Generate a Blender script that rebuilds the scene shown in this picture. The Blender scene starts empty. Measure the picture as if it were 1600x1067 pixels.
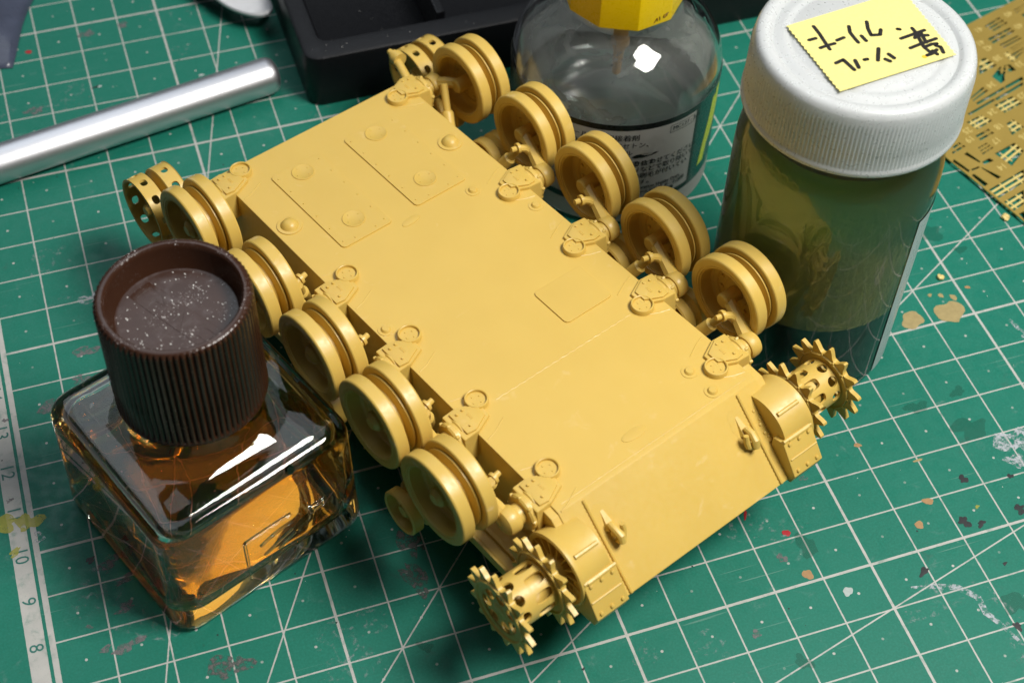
import bpy, bmesh, math, random
from mathutils import Matrix, Vector

# ------------------------------------------------------------------ scene, camera, light
sc = bpy.context.scene
S = 0.01                                    # everything below is written in centimetres
COL = sc.collection
random.seed(7)

cam_d = bpy.data.cameras.new("camera")
cam = bpy.data.objects.new("camera", cam_d)
COL.objects.link(cam)
right = Vector((0.94836925, -0.31604624, 0.02665589))
down = Vector((-0.23020153, -0.74370707, -0.62762015))
fwd = Vector((0.21818116, 0.58907943, -0.77806324))
cm = Matrix((( right.x, -down.x, -fwd.x, 2.83525498 * S),
             ( right.y, -down.y, -fwd.y, -7.5986022 * S),
             ( right.z, -down.z, -fwd.z, 26.1775156 * S),
             (0, 0, 0, 1)))
cam.matrix_world = cm
cam_d.sensor_width = 36.0
cam_d.lens = 2488.62 / 1600 * 36.0
cam_d.clip_start = 0.01
cam_d.clip_end = 20
cam_d.dof.use_dof = True
cam_d.dof.focus_distance = 0.305
cam_d.dof.aperture_fstop = 24.0
sc.camera = cam

world = bpy.data.worlds.new("World")
sc.world = world
world.use_nodes = True
wb = world.node_tree.nodes["Background"]
wb.inputs[0].default_value = (0.86, 0.93, 1.0, 1)
wb.inputs[1].default_value = 0.06


def area_lamp(name, loc, target, sx, sy, power, col):
    d = bpy.data.lights.new(name, 'AREA')
    d.shape = 'RECTANGLE'
    d.size, d.size_y = sx * S, sy * S
    d.energy = power
    d.color = col
    o = bpy.data.objects.new(name, d)
    COL.objects.link(o)
    o.location = Vector(loc) * S
    o.rotation_euler = (Vector(target) - Vector(loc)).to_track_quat('-Z', 'Y').to_euler()
    return o


area_lamp("desk_lamp", (30.5, -4.5, 50), (10, 11, 1), 20, 15, 4.3, (1.0, 0.965, 0.91))
area_lamp("soft_ceiling_panel", (3, 54, 74), (9, 12, 0), 56, 80, 2.0, (0.86, 0.93, 1.0))

sc.view_settings.view_transform = 'Standard'
sc.view_settings.look = 'None'
sc.view_settings.exposure = 0.0
sc.view_settings.gamma = 1.0
sc.view_settings.use_curve_mapping = False
sc.render.engine = 'CYCLES'
cy = sc.cycles
cy.max_bounces = 20
cy.diffuse_bounces = 5
cy.glossy_bounces = 8
cy.transmission_bounces = 18
cy.transparent_max_bounces = 16
cy.volume_bounces = 1
cy.caustics_reflective = False
cy.caustics_refractive = True
cy.blur_glossy = 0.6
cy.sample_clamp_indirect = 0.0
cy.use_denoising = True
try:
    cy.denoiser = 'OPENIMAGEDENOISE'
    cy.denoising_input_passes = 'RGB_ALBEDO_NORMAL'
except Exception:
    pass


# ------------------------------------------------------------------ material helpers
class NT:
    def __init__(self, name):
        self.m = bpy.data.materials.new(name)
        self.m.use_nodes = True
        self.t = self.m.node_tree
        self.b = self.t.nodes["Principled BSDF"]
        self.out = self.t.nodes["Material Output"]

    def n(self, typ, **kw):
        nd = self.t.nodes.new(typ)
        for k, v in kw.items():
            setattr(nd, k, v)
        return nd

    def link(self, a, b):
        self.t.links.new(a, b)

    def put(self, sock, v):
        if isinstance(v, bpy.types.NodeSocket):
            self.link(v, sock)
        elif isinstance(v, (tuple, list)):
            sock.default_value = tuple(v) + ((1.0,) if len(v) == 3 and sock.type == 'RGBA' else ())
        else:
            sock.default_value = v

    def math(self, op, a, b=None, c=None, clamp=False):
        nd = self.n('ShaderNodeMath', operation=op, use_clamp=clamp)
        for i, v in enumerate((a, b, c)):
            if v is not None:
                self.put(nd.inputs[i], v)
        return nd.outputs[0]

    def mix(self, f, a, b):
        nd = self.n('ShaderNodeMix', data_type='RGBA')
        self.put(nd.inputs[0], f)
        self.put(nd.inputs[6], a)
        self.put(nd.inputs[7], b)
        return nd.outputs[2]

    def ramp(self, f, lo, hi, v0=0.0, v1=1.0, smooth=True):
        nd = self.n('ShaderNodeMapRange', interpolation_type='SMOOTHSTEP' if smooth else 'LINEAR')
        self.put(nd.inputs[0], f)
        for i, v in enumerate((lo, hi, v0, v1)):
            nd.inputs[i + 1].default_value = v
        return nd.outputs[0]

    def coords(self, kind='Object', scale=100.0):
        tc = self.n('ShaderNodeTexCoord')
        mp = self.n('ShaderNodeVectorMath', operation='SCALE')
        self.link(tc.outputs[kind], mp.inputs[0])
        mp.inputs[3].default_value = scale
        return mp.outputs[0]

    def noise(self, vec, scale, detail=3.0, rough=0.5, dist=0.0, out=0):
        nd = self.n('ShaderNodeTexNoise')
        self.link(vec, nd.inputs['Vector'])
        nd.inputs['Scale'].default_value = scale
        nd.inputs['Detail'].default_value = detail
        nd.inputs['Roughness'].default_value = rough
        nd.inputs['Distortion'].default_value = dist
        return nd.outputs[out]

    def voronoi(self, vec, scale, out='Distance'):
        nd = self.n('ShaderNodeTexVoronoi')
        self.link(vec, nd.inputs['Vector'])
        nd.inputs['Scale'].default_value = scale
        return nd.outputs[out]

    def bump(self, h, strength=0.2, dist=0.01):
        nd = self.n('ShaderNodeBump')
        nd.inputs['Strength'].default_value = strength
        nd.inputs['Distance'].default_value = dist * S
        self.link(h, nd.inputs['Height'])
        self.link(nd.outputs[0], self.b.inputs['Normal'])

    def set(self, **kw):
        names = dict(color='Base Color', rough='Roughness', metal='Metallic', ior='IOR', trans='Transmission Weight',
                     sss='Subsurface Weight', sss_scale='Subsurface Scale', sss_r='Subsurface Radius', spec='Specular IOR Level',
                     coat='Coat Weight', alpha='Alpha', coat_rough='Coat Roughness')
        for k, v in kw.items():
            self.put(self.b.inputs[names[k]], v)
        return self


def simple(name, col, rough=0.4, var=0.06, vscale=6.0, bump=0.0, bscale=60.0, **kw):
    t = NT(name)
    co = t.coords()
    f = t.noise(co, vscale, 4)
    c2 = tuple(min(1, c * (1 + var * 2)) for c in col)
    c1 = tuple(c * (1 - var * 2) for c in col)
    t.set(color=t.mix(f, c1, c2), rough=t.ramp(t.noise(co, vscale * 2.3, 3), 0.3, 0.7, rough * 0.85, min(1, rough * 1.15)), **kw)
    if bump:
        t.bump(t.noise(co, bscale, 3), bump, 0.02)
    return t.m


def glass(name, tint=(1, 1, 1), rough=0.0, ior=1.5, absorb=None, dens=0.0, bump=0.0, bscale=2.0):
    t = NT(name)
    t.set(color=tint, rough=rough, trans=1.0, ior=ior)
    if bump:
        co = t.coords()
        t.bump(t.noise(co, bscale, 2), bump, 0.1)
    if absorb:
        va = t.n('ShaderNodeVolumeAbsorption')
        va.inputs[0].default_value = tuple(absorb) + (1,)
        va.inputs[1].default_value = dens
        t.link(va.outputs[0], t.out.inputs['Volume'])
    return t.m


M = {}


def plastic_tan(name='tan_plastic', worn=0.18):
    t = NT(name)
    co0 = t.coords()
    oi = t.n('ShaderNodeObjectInfo')
    ad = t.n('ShaderNodeVectorMath', operation='ADD')
    cb_ = t.n('ShaderNodeCombineXYZ')
    rnd = t.math('MULTIPLY', oi.outputs['Random'], 40.0)
    for i_ in range(3):
        t.link(rnd, cb_.inputs[i_])
    t.link(co0, ad.inputs[0])
    t.link(cb_.outputs[0], ad.inputs[1])
    co = ad.outputs[0]
    n1 = t.noise(co, 1.2, 4)
    n2 = t.noise(co, 9, 5, 0.6)
    c = t.mix(n1, (0.560, 0.380, 0.080), (0.610, 0.420, 0.094))
    # dull frosted patches left by glue and sanding
    fr = t.ramp(t.noise(co, 2.2, 4, 0.55, 0.6), 0.62, 0.76)
    c = t.mix(t.math('MULTIPLY', fr, worn), c, (0.76, 0.60, 0.36))
    rg = t.ramp(n2, 0.3, 0.7, 0.34, 0.47)
    rg = t.math('ADD', rg, t.math('MULTIPLY', fr, 0.15))
    t.set(color=c, rough=rg, ior=1.49, sss=0.10, sss_r=(1.0, 0.55, 0.18), sss_scale=0.0006)
    mp = t.n('ShaderNodeMapping')
    mp.inputs['Scale'].default_value = (2.0, 60, 2.0)
    mp.inputs['Rotation'].default_value = (0.2, 0.1, 0.7)
    t.link(co, mp.inputs[0])
    scr = t.ramp(t.noise(mp.outputs[0], 1.0, 2), 0.66, 0.74)
    hh = t.math('ADD', t.noise(co, 55, 4, 0.6), t.math('MULTIPLY', scr, -0.18))
    t.bump(hh, 0.09, 0.012)
    return t.m


def mat_material():
    t = NT('cutting_mat_print')
    co = t.coords()
    sp = t.n('ShaderNodeSeparateXYZ')
    t.link(co, sp.inputs[0])
    u, v = sp.outputs[0], sp.outputs[1]
    wob = t.math('MULTIPLY', t.math('SUBTRACT', t.noise(co, 9, 4), 0.5), 0.012)

    def near(x, period):
        y = t.math('DIVIDE', x, period) if period != 1 else x
        y = t.math('ABSOLUTE', t.math('SUBTRACT', t.math('FRACT', t.math('ADD', y, 0.5)), 0.5))
        return t.math('MULTIPLY', y, period) if period != 1 else y
    du, dv = near(u, 1), near(v, 1)
    du5, dv5 = near(u, 5), near(v, 5)

    def line(d, w):
        return t.math('LESS_THAN', t.math('ADD', d, wob), w)
    L = None
    for d, w in ((du, 0.0155), (dv, 0.0155), (du5, 0.027), (dv5, 0.027)):
        x = line(d, w)
        L = x if L is None else t.math('MAXIMUM', L, x)
    for a in (15, 30, 45, 60, 75):
        r = math.radians(a)
        d = t.math('ABSOLUTE', t.math('SUBTRACT', t.math('MULTIPLY', v, math.cos(r)), t.math('MULTIPLY', u, math.sin(r))))
        L = t.math('MAXIMUM', L, line(d, 0.0145))
    cu, cv = t.math('SUBTRACT', 0.5, du), t.math('SUBTRACT', 0.5, dv)
    dd = t.math('SQRT', t.math('ADD', t.math('POWER', cu, 2), t.math('POWER', cv, 2)))
    L = t.math('MAXIMUM', L, t.math('MULTIPLY', line(dd, 0.027), t.ramp(t.noise(co, 0.8, 2), 0.35, 0.55, 0.25, 1.0)))
    L = t.math('MULTIPLY', L, t.math('GREATER_THAN', u, -0.02))
    # ruler strip down the left side

    def band(a, b):
        return t.math('MULTIPLY', t.math('GREATER_THAN', t.math('ADD', u, wob), a), t.math('LESS_THAN', t.math('ADD', u, wob), b))
    L = t.math('MAXIMUM', L, band(-0.085, 0.012))
    L = t.math('MAXIMUM', L, band(-0.485, -0.15))
    # worn print
    wear = t.ramp(t.noise(co, 2.6, 5, 0.65, 0.5), 0.52, 0.72)
    fine = t.ramp(t.noise(co, 38, 3, 0.7), 0.60, 0.72)
    L = t.math('MULTIPLY', L, t.math('SUBTRACT', 1.0, t.math('MULTIPLY', wear, 0.45)))
    L = t.math('MULTIPLY', L, t.math('SUBTRACT', 1.0, t.math('MULTIPLY', fine, 0.5)))
    g = t.mix(t.noise(co, 0.5, 4), (0.006, 0.124, 0.083), (0.009, 0.154, 0.105))
    g = t.mix(t.ramp(t.noise(co, 22, 5, 0.7), 0.35, 0.75), g, (0.012, 0.174, 0.122))
    # old paint and solvent smears
    sm = t.math('MULTIPLY', t.ramp(t.noise(co, 1.3, 6, 0.7, 1.2), 0.58, 0.76), t.ramp(t.noise(co, 7, 4, 0.7), 0.35, 0.7))
    g = t.mix(t.math('MULTIPLY', sm, 0.38), g, (0.24, 0.30, 0.30))
    dk = t.math('MULTIPLY', t.ramp(t.noise(co, 0.9, 6, 0.72, 0.8), 0.60, 0.75), t.ramp(t.noise(co, 5, 3), 0.4, 0.65))
    g = t.mix(t.math('MULTIPLY', dk, 0.45), g, (0.045, 0.065, 0.060))
    lc = t.mix(t.noise(co, 3.0, 4), (0.34, 0.34, 0.32), (0.50, 0.49, 0.46))
    c = t.mix(L, g, lc)
    # fine dark grime specks, light lint specks
    vd = t.voronoi(co, 2.3)
    spk = t.math('MULTIPLY', t.math('LESS_THAN', vd, 0.045), t.math('GREATER_THAN', t.noise(co, 1.1, 2), 0.5))
    c = t.mix(spk, c, (0.02, 0.03, 0.03))
    vd2 = t.voronoi(co, 3.7)
    spk2 = t.math('MULTIPLY', t.math('LESS_THAN', vd2, 0.035), t.math('GREATER_THAN', t.noise(co, 1.7, 2), 0.54))
    c = t.mix(spk2, c, (0.55, 0.56, 0.52))
    # knife scratches
    wv = t.n('ShaderNodeTexNoise')
    mp = t.n('ShaderNodeMapping')
    mp.inputs['Scale'].default_value = (0.35, 18, 1)
    mp.inputs['Rotation'].default_value = (0, 0, 0.4)
    t.link(co, mp.inputs[0])
    t.link(mp.outputs[0], wv.inputs['Vector'])
    wv.inputs['Scale'].default_value = 1.0
    wv.inputs['Detail'].default_value = 3
    scr = t.ramp(wv.outputs[0], 0.68, 0.74)
    c = t.mix(t.math('MULTIPLY', scr, 0.26), c, (0.30, 0.40, 0.36))
    t.set(color=c, rough=t.ramp(t.noise(co, 4, 4), 0.3, 0.7, 0.42, 0.62), ior=1.45, spec=0.35)
    h = t.math('ADD', t.noise(co, 90, 2), t.math('MULTIPLY', scr, -0.6))
    t.bump(h, 0.12, 0.012)
    return t.m


M['tan'] = plastic_tan()
M['tan_worn'] = plastic_tan('tan_plastic_sanded', 0.55)
M['mat'] = mat_material()
M['table'] = simple('dark_table', (0.05, 0.048, 0.045), 0.6)
M['mat_print_green'] = simple('numeral_green', (0.012, 0.13, 0.105), 0.55, var=0.2, vscale=20)
M['glass'] = glass('bottle_glass', (0.93, 0.98, 0.965), 0.0, 1.5, (0.55, 0.80, 0.72), 9.0, bump=0.02, bscale=1.3)
M['glass_clear'] = glass('clear_glass', (0.97, 0.99, 0.98), 0.0, 1.5, bump=0.02, bscale=1.6)
M['amber'] = glass('amber_liquid', (1, 1, 1), 0.0, 1.37, (0.992, 0.69, 0.0), 98.0)


def murky(name, c_abs, dens, scat, sd, rough=0.0):
    t = NT(name)
    t.set(color=(1, 1, 1), rough=rough, trans=1.0, ior=1.36)
    va = t.n('ShaderNodeVolumeAbsorption')
    va.inputs[0].default_value = tuple(c_abs) + (1,)
    va.inputs[1].default_value = dens
    vs = t.n('ShaderNodeVolumeScatter')
    vs.inputs[0].default_value = tuple(scat) + (1,)
    vs.inputs[1].default_value = sd
    ad = t.n('ShaderNodeAddShader')
    t.link(va.outputs[0], ad.inputs[0])
    t.link(vs.outputs[0], ad.inputs[1])
    t.link(ad.outputs[0], t.out.inputs['Volume'])
    return t.m


M['clear_liquid'] = murky('hazy_liquid', (0.85, 0.88, 0.78), 5.0, (0.95, 0.95, 0.90), 24.0, 0.12)
M['olive'] = murky('olive_liquid', (0.65, 0.60, 0.0), 78.0, (0.74, 0.66, 0.01), 16.0, 0.38)
M['lower_layer'] = murky('dark_lower_layer', (0.12, 0.25, 0.12), 150.0, (0.2, 0.3, 0.15), 10.0, 0.3)  # darker, denser lower layer of the jar's liquid


def brown_cap():
    t = NT('brown_plastic')
    co = t.coords()
    base = t.mix(t.noise(co, 3, 3), (0.030, 0.0115, 0.0055), (0.042, 0.0165, 0.0085))
    sp = t.n('ShaderNodeSeparateXYZ')
    t.link(co, sp.inputs[0])
    # dust lying on the up-facing surfaces
    geo = t.n('ShaderNodeNewGeometry')
    nz = t.n('ShaderNodeSeparateXYZ')
    t.link(geo.outputs['Normal'], nz.inputs[0])
    up = t.math('GREATER_THAN', nz.outputs[2], 0.5)
    big = t.ramp(t.noise(co, 1.9, 4, 0.6), 0.40, 0.66)
    d1 = t.math('LESS_THAN', t.voronoi(co, 16), t.math('MULTIPLY', big, 0.22))
    d2 = t.math('LESS_THAN', t.voronoi(co, 34), t.math('MULTIPLY', big, 0.17))
    d = t.math('MULTIPLY', t.math('MAXIMUM', d1, d2), t.math('MULTIPLY_ADD', up, 0.9, 0.06))
    film = t.math('MULTIPLY', t.math('MULTIPLY', t.ramp(t.noise(co, 2.7, 5, 0.7), 0.5, 0.75), up), 0.10)
    c = t.mix(film, base, (0.35, 0.32, 0.33))
    c = t.mix(t.math('MULTIPLY', d, 0.7), c, (0.62, 0.58, 0.56))
    t.set(color=c, rough=t.ramp(d, 0, 1, 0.24, 0.8), ior=1.5)
    return t.m


M['brown'] = brown_cap()
M['brown_dark'] = simple('brown_plastic_dark', (0.022, 0.009, 0.005), 0.6)
M['yellow_cap'] = simple('yellow_plastic', (0.86, 0.60, 0.002), 0.30, var=0.02)
M['lid'] = None
t = NT('frosted_lid')
co = t.coords()
t.set(color=t.mix(t.noise(co, 2, 4), (0.68, 0.71, 0.72), (0.76, 0.79, 0.79)), rough=t.ramp(t.noise(co, 12, 4), 0.3, 0.7, 0.26, 0.40),
      ior=1.45, trans=0.36, sss=0.32, sss_r=(1, 1, 1), sss_scale=0.003)
M['lid'] = t.m
M['tape'] = simple('masking_tape_paper', (0.70, 0.63, 0.215), 0.7, var=0.05, vscale=14, bump=0.3, bscale=70)
M['ink'] = simple('marker_ink', (0.012, 0.011, 0.010), 0.5, var=0.2, vscale=10)
M['ink_red'] = simple('red_brown_ink', (0.10, 0.02, 0.01), 0.5)
M['label_white'] = simple('label_paper', (0.66, 0.64, 0.60), 0.35, var=0.03)
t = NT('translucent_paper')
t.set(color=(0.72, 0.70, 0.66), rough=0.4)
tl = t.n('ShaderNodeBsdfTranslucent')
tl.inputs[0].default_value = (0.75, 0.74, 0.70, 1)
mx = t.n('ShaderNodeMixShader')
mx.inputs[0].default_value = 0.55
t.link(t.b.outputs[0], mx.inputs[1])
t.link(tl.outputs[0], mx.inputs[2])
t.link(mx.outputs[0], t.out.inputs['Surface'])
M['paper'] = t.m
t = NT('cement_haze_film')  # dried residue plus a painted haze that lightens the dark bottle
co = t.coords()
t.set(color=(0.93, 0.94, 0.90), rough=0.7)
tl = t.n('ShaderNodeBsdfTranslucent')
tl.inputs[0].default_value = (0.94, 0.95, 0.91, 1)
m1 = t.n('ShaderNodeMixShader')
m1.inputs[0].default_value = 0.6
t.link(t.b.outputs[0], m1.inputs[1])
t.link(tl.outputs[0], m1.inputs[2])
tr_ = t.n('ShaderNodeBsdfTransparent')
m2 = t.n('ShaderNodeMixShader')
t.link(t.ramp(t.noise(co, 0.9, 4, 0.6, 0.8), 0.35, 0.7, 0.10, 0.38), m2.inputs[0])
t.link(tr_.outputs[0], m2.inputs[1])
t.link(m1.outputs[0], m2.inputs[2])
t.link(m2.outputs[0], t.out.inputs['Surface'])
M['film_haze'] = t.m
M['label_black'] = simple('label_black', (0.010, 0.012, 0.011), 0.3)
M['label_green'] = simple('label_dark_green', (0.006, 0.055, 0.045), 0.3)
M['label_lime'] = simple('label_lime', (0.52, 0.58, 0.02), 0.3)
M['label_pale'] = simple('pale_sticker', (0.42, 0.46, 0.47), 0.3, var=0.03)
M['brush'] = simple('tan_brush_stem', (0.45, 0.26, 0.08), 0.4)
M['black'] = simple('black_tray_plastic', (0.0035, 0.0038, 0.005), 0.42, var=0.1, bump=0.25, bscale=45, spec=0.3)
M['pale_plastic'] = simple('white_plastic', (0.55, 0.56, 0.58), 0.35)
M['bag'] = simple('slate_film', (0.055, 0.065, 0.10), 0.30, var=0.2, vscale=2)
M['crumb'] = simple('plastic_crumb', (0.72, 0.55, 0.20), 0.5)
M['dust'] = simple('pale_dust', (0.75, 0.74, 0.70), 0.8)
t = NT('brushed_aluminium')
co = t.coords()
t.set(color=(0.72, 0.72, 0.75), metal=1.0, rough=t.ramp(t.noise(co, 25, 4, 0.7), 0.2, 0.8, 0.36, 0.46))
t.bump(t.noise(co, 70, 3, 0.6), 0.25, 0.012)
M['alu'] = t.m
t = NT('etched_brass')
co = t.coords()
t.set(color=t.mix(t.noise(co, 2, 4), (0.46, 0.325, 0.075), (0.56, 0.40, 0.10)), metal=0.5, rough=0.38)
t.bump(t.noise(co, 60, 3), 0.15, 0.01)
M['brass'] = t.m
t = NT('bright_brass')
t.set(color=(0.80, 0.64, 0.22), metal=0.3, rough=0.35)
M['brass_bright'] = t.m


# ------------------------------------------------------------------ mesh helpers
class MB:
    def __init__(self):
        self.v, self.f = [], []

    def add(self, vs, fs, mt=None):
        b = len(self.v)
        self.v += [tuple(mt @ Vector(p)) if mt is not None else tuple(p) for p in vs]
        self.f += [tuple(b + i for i in f) for f in fs]
        return self

    def lathe(self, prof, segs=48, mt=None, closed=False, rmod=None):
        """prof: list of (radius, height); radius 0 closes to a point"""
        vs, fs, rows = [], [], []
        for r, h in prof:
            if r <= 1e-6:
                rows.append([len(vs)])
                vs.append((0, 0, h))
            else:
                rows.append(list(range(len(vs), len(vs) + segs)))
                for k in range(segs):
                    a = 2 * math.pi * k / segs
                    rr = r if rmod is None else rmod(r, h, a)
                    vs.append((rr * math.cos(a), rr * math.sin(a), h))
        n = len(rows)
        for i in range(n if closed else n - 1):
            A, B = rows[i], rows[(i + 1) % n]
            for k in range(segs):
                k2 = (k + 1) % segs
                if len(A) == 1 and len(B) == 1:
                    continue
                if len(A) == 1:
                    fs.append((A[0], B[k2], B[k]))
                elif len(B) == 1:
                    fs.append((A[k], A[k2], B[0]))
                else:
                    fs.append((A[k], A[k2], B[k2], B[k]))
        return self.add(vs, fs, mt)

    def box(self, c, s, mt=None, taper=1.0):
        x, y, z = s[0] / 2, s[1] / 2, s[2] / 2
        vs = [(c[0] + sx * x * (taper if sz > 0 else 1), c[1] + sy * y * (taper if sz > 0 else 1), c[2] + sz * z)
              for sz in (-1, 1) for sy in (-1, 1) for sx in (-1, 1)]
        fs = [(0, 2, 3, 1), (4, 5, 7, 6), (0, 1, 5, 4), (2, 6, 7, 3), (0, 4, 6, 2), (1, 3, 7, 5)]
        return self.add(vs, fs, mt)

    def prism(self, poly, z0, z1, mt=None):
        n = len(poly)
        vs = [(p[0], p[1], z0) for p in poly] + [(p[0], p[1], z1) for p in poly]
        fs = [tuple(range(n - 1, -1, -1)), tuple(range(n, 2 * n))]
        fs += [(i, (i + 1) % n, n + (i + 1) % n, n + i) for i in range(n)]
        return self.add(vs, fs, mt)

    def tube(self, path, rad, segs=12, caps=True, flat=1.0, closed=False):
        pts = [Vector(p) for p in path]
        n = len(pts)
        if not isinstance(rad, (list, tuple)):
            rad = [rad] * n
        vs, fs = [], []
        up = None
        for i, p in enumerate(pts):
            a = pts[(i - 1) % n] if (i > 0 or closed) else p
            b = pts[(i + 1) % n] if (i < n - 1 or closed) else p
            d = (b - a).normalized()
            if up is None:
                ref = Vector((0, 0, 1)) if abs(d.z) < 0.9 else Vector((1, 0, 0))
                up = (ref - d * ref.dot(d)).normalized()
            else:
                up = (up - d * up.dot(d)).normalized()
            w = d.cross(up)
            for k in range(segs):
                t_ = 2 * math.pi * k / segs
                vs.append(p + up * (math.cos(t_) * rad[i] * flat) + w * (math.sin(t_) * rad[i]))
        for i in range(n if closed else n - 1):
            j = (i + 1) % n
            for k in range(segs):
                k2 = (k + 1) % segs
                fs.append((i * segs + k, i * segs + k2, j * segs + k2, j * segs + k))
        if caps and not closed:
            fs.append(tuple(range(segs - 1, -1, -1)))
            fs.append(tuple((n - 1) * segs + k for k in range(segs)))
        return self.add(vs, fs)

    def dome(self, c, r, h, segs=14, rings=4, axis=None):
        prof = [(r * math.cos(i / rings * math.pi / 2), h * math.sin(i / rings * math.pi / 2)) for i in range(rings)] + [(0, h)]
        mt = Matrix.Translation(c)
        if axis is not None:
            mt = mt @ Vector(axis).to_track_quat('Z', 'Y').to_matrix().to_4x4()
        return self.lathe([(r, -0.02)] + prof, segs, mt)

    def mirror_y(self):
        self.v = [(x, -y, z) for x, y, z in self.v]
        self.f = [tuple(reversed(f)) for f in self.f]
        return self

    def xf(self, mt):
        self.v = [tuple(mt @ Vector(p)) for p in self.v]
        return self

    def mesh(self, name, mat, angle=35.0, bevel=0.0, fix=True):
        me = bpy.data.meshes.new(name)
        me.from_pydata([(x * S, y * S, z * S) for x, y, z in self.v], [], self.f)
        if fix or bevel:
            bm = bmesh.new()
            bm.from_mesh(me)
            bmesh.ops.remove_doubles(bm, verts=bm.verts, dist=1e-7)
            bmesh.ops.recalc_face_normals(bm, faces=bm.faces)
            if bevel:
                es = [e for e in bm.edges if len(e.link_faces) == 2 and e.calc_face_angle(0) > math.radians(30)]
                bmesh.ops.bevel(bm, geom=es, offset=bevel * S, segments=2, profile=0.6, affect='EDGES', clamp_overlap=True)
            bm.to_mesh(me)
            bm.free()
        for p in me.polygons:
            p.use_smooth = True
        me.set_sharp_from_angle(angle=math.radians(min(angle, 14.0) if bevel else angle))
        me.materials.append(mat)
        return me

    def build(self, name, mat, parent=None, **kw):
        return obj(name, self.mesh(name, mat, **kw), parent)


def obj(name, me, parent=None, loc=None, mt=None):
    o = bpy.data.objects.new(name, me)
    COL.objects.link(o)
    if parent is not None:
        o.parent = parent
    if mt is not None:
        m = mt.copy()
        m.translation = m.translation * S
        o.matrix_local = m
    if loc is not None:
        o.location = Vector(loc) * S
    return o


def empty(name, mt=None, parent=None):
    o = bpy.data.objects.new(name, None)
    o.empty_display_size = 0.005
    COL.objects.link(o)
    if parent is not None:
        o.parent = parent
    if mt is not None:
        m = mt.copy()
        m.translation = m.translation * S
        o.matrix_local = m
    return o


def tag(o, label=None, cat=None, group=None, kind=None):
    for k, v in (('label', label), ('category', cat), ('group', group), ('kind', kind)):
        if v:
            o[k] = v
    return o


def T3(x, y, z):
    return Matrix.Translation((x, y, z))


AX_Y = Matrix.Rotation(-math.pi / 2, 4, 'X')        # local +Z of a lathe -> +Y
AX_X = Matrix.Rotation(math.pi / 2, 4, 'Y')         # local +Z of a lathe -> +X


def text_shape(s, size, spacing=1.0):
    """flat outline of a line of text as verts (cm) and faces, centred vertically on its line"""
    cu = bpy.data.curves.new('lettering', 'FONT')
    cu.body = s
    cu.size = size
    cu.space_character = spacing
    cu.resolution_u = 3
    cu.align_x = 'LEFT'
    o = bpy.data.objects.new('lettering', cu)
    COL.objects.link(o)
    dg = bpy.context.evaluated_depsgraph_get()
    dg.update()
    ev = o.evaluated_get(dg)
    me = ev.to_mesh()
    vs = [tuple(v.co) for v in me.vertices]
    fs = [tuple(p.vertices) for p in me.polygons]
    ev.to_mesh_clear()
    bpy.data.objects.remove(o)
    bpy.data.curves.remove(cu)
    return vs, fs


def rsq(a, c, n=8):
    """rounded square outline: half size a, corner radius c"""
    c = min(c, a)
    pts = []
    for q in range(4):
        cx, cy_ = ((1, 1), (-1, 1), (-1, -1), (1, -1))[q]
        for k in range(n):
            t_ = math.pi / 2 * (q + k / (n - 1))
            pts.append((cx * (a - c) + c * math.cos(t_), cy_ * (a - c) + c * math.sin(t_)))
    return pts


def loft(rings, cap0=True, cap1=True):
    """rings: list of (points2d, z)"""
    m = MB()
    n = len(rings[0][0])
    vs, fs = [], []
    for pts, z in rings:
        vs += [(p[0], p[1], z) for p in pts]
    for i in range(len(rings) - 1):
        for k in range(n):
            k2 = (k + 1) % n
            fs.append((i * n + k, i * n + k2, (i + 1) * n + k2, (i + 1) * n + k))
    if cap0:
        fs.append(tuple(range(n - 1, -1, -1)))
    if cap1:
        fs.append(tuple((len(rings) - 1) * n + k for k in range(n)))
    return m.add(vs, fs)


# ------------------------------------------------------------------ the surface: cutting mat on a table
tb = MB().box((20, 20, -1.35), (400, 400, 2.0))
tag(tb.build('table_top', M['table']), kind='structure')
mb = MB()
mb.box((29.4, 14.5, -0.15), (61, 45, 0.3))
cmat = tag(mb.build('cutting_mat', M['mat'], bevel=0.03), label='worn green self-healing cutting mat with white centimetre grid', kind='structure')

for n in range(6, 18):
    vs, fs = text_shape(str(n), 0.37, 1.05)
    xs = [p[0] for p in vs]
    ys = [p[1] for p in vs]
    cx, cy_ = (min(xs) + max(xs)) / 2, (min(ys) + max(ys)) / 2
    m = MB().add([(-0.315 + (y - cy_), n - (x - cx), 0.004) for x, y, z in vs], fs)
    m.build('numeral', M['mat_print_green'], cmat, fix=False)


def blob(cx, cy_, r, stretch=1.0, ang=0.0, jag=0.25, n=22, z=0.006):
    pts = []
    ph = [random.uniform(0, 6.28) for _ in range(4)]
    for k in range(n):
        a = 2 * math.pi * k / n
        rr = r * (1 + jag * (0.5 * math.sin(2 * a + ph[0]) + 0.35 * math.sin(3 * a + ph[1]) + 0.3 * math.sin(5 * a + ph[2]) + 0.2 * random.uniform(-1, 1)))
        x, y = rr * math.cos(a) * stretch, rr * math.sin(a)
        pts.append((cx + x * math.cos(ang) - y * math.sin(ang), cy_ + x * math.sin(ang) + y * math.cos(ang), z))
    return MB().add([(cx, cy_, z + 0.003)] + pts, [(0, 1 + k, 1 + (k + 1) % n) for k in range(n)])


def stain_mat(name, col, cover, amax=1.0):
    t = NT(name)
    co = t.coords()
    a = t.ramp(t.noise(co, 7, 5, 0.7), 0.62 - cover * 0.5, 0.74 - cover * 0.35)
    f = t.noise(co, 9, 4)
    t.set(color=t.mix(f, tuple(c * 0.75 for c in col), tuple(min(1, c * 1.2) for c in col)), rough=0.55, alpha=t.math('MULTIPLY', a, amax))
    return t.m


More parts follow.
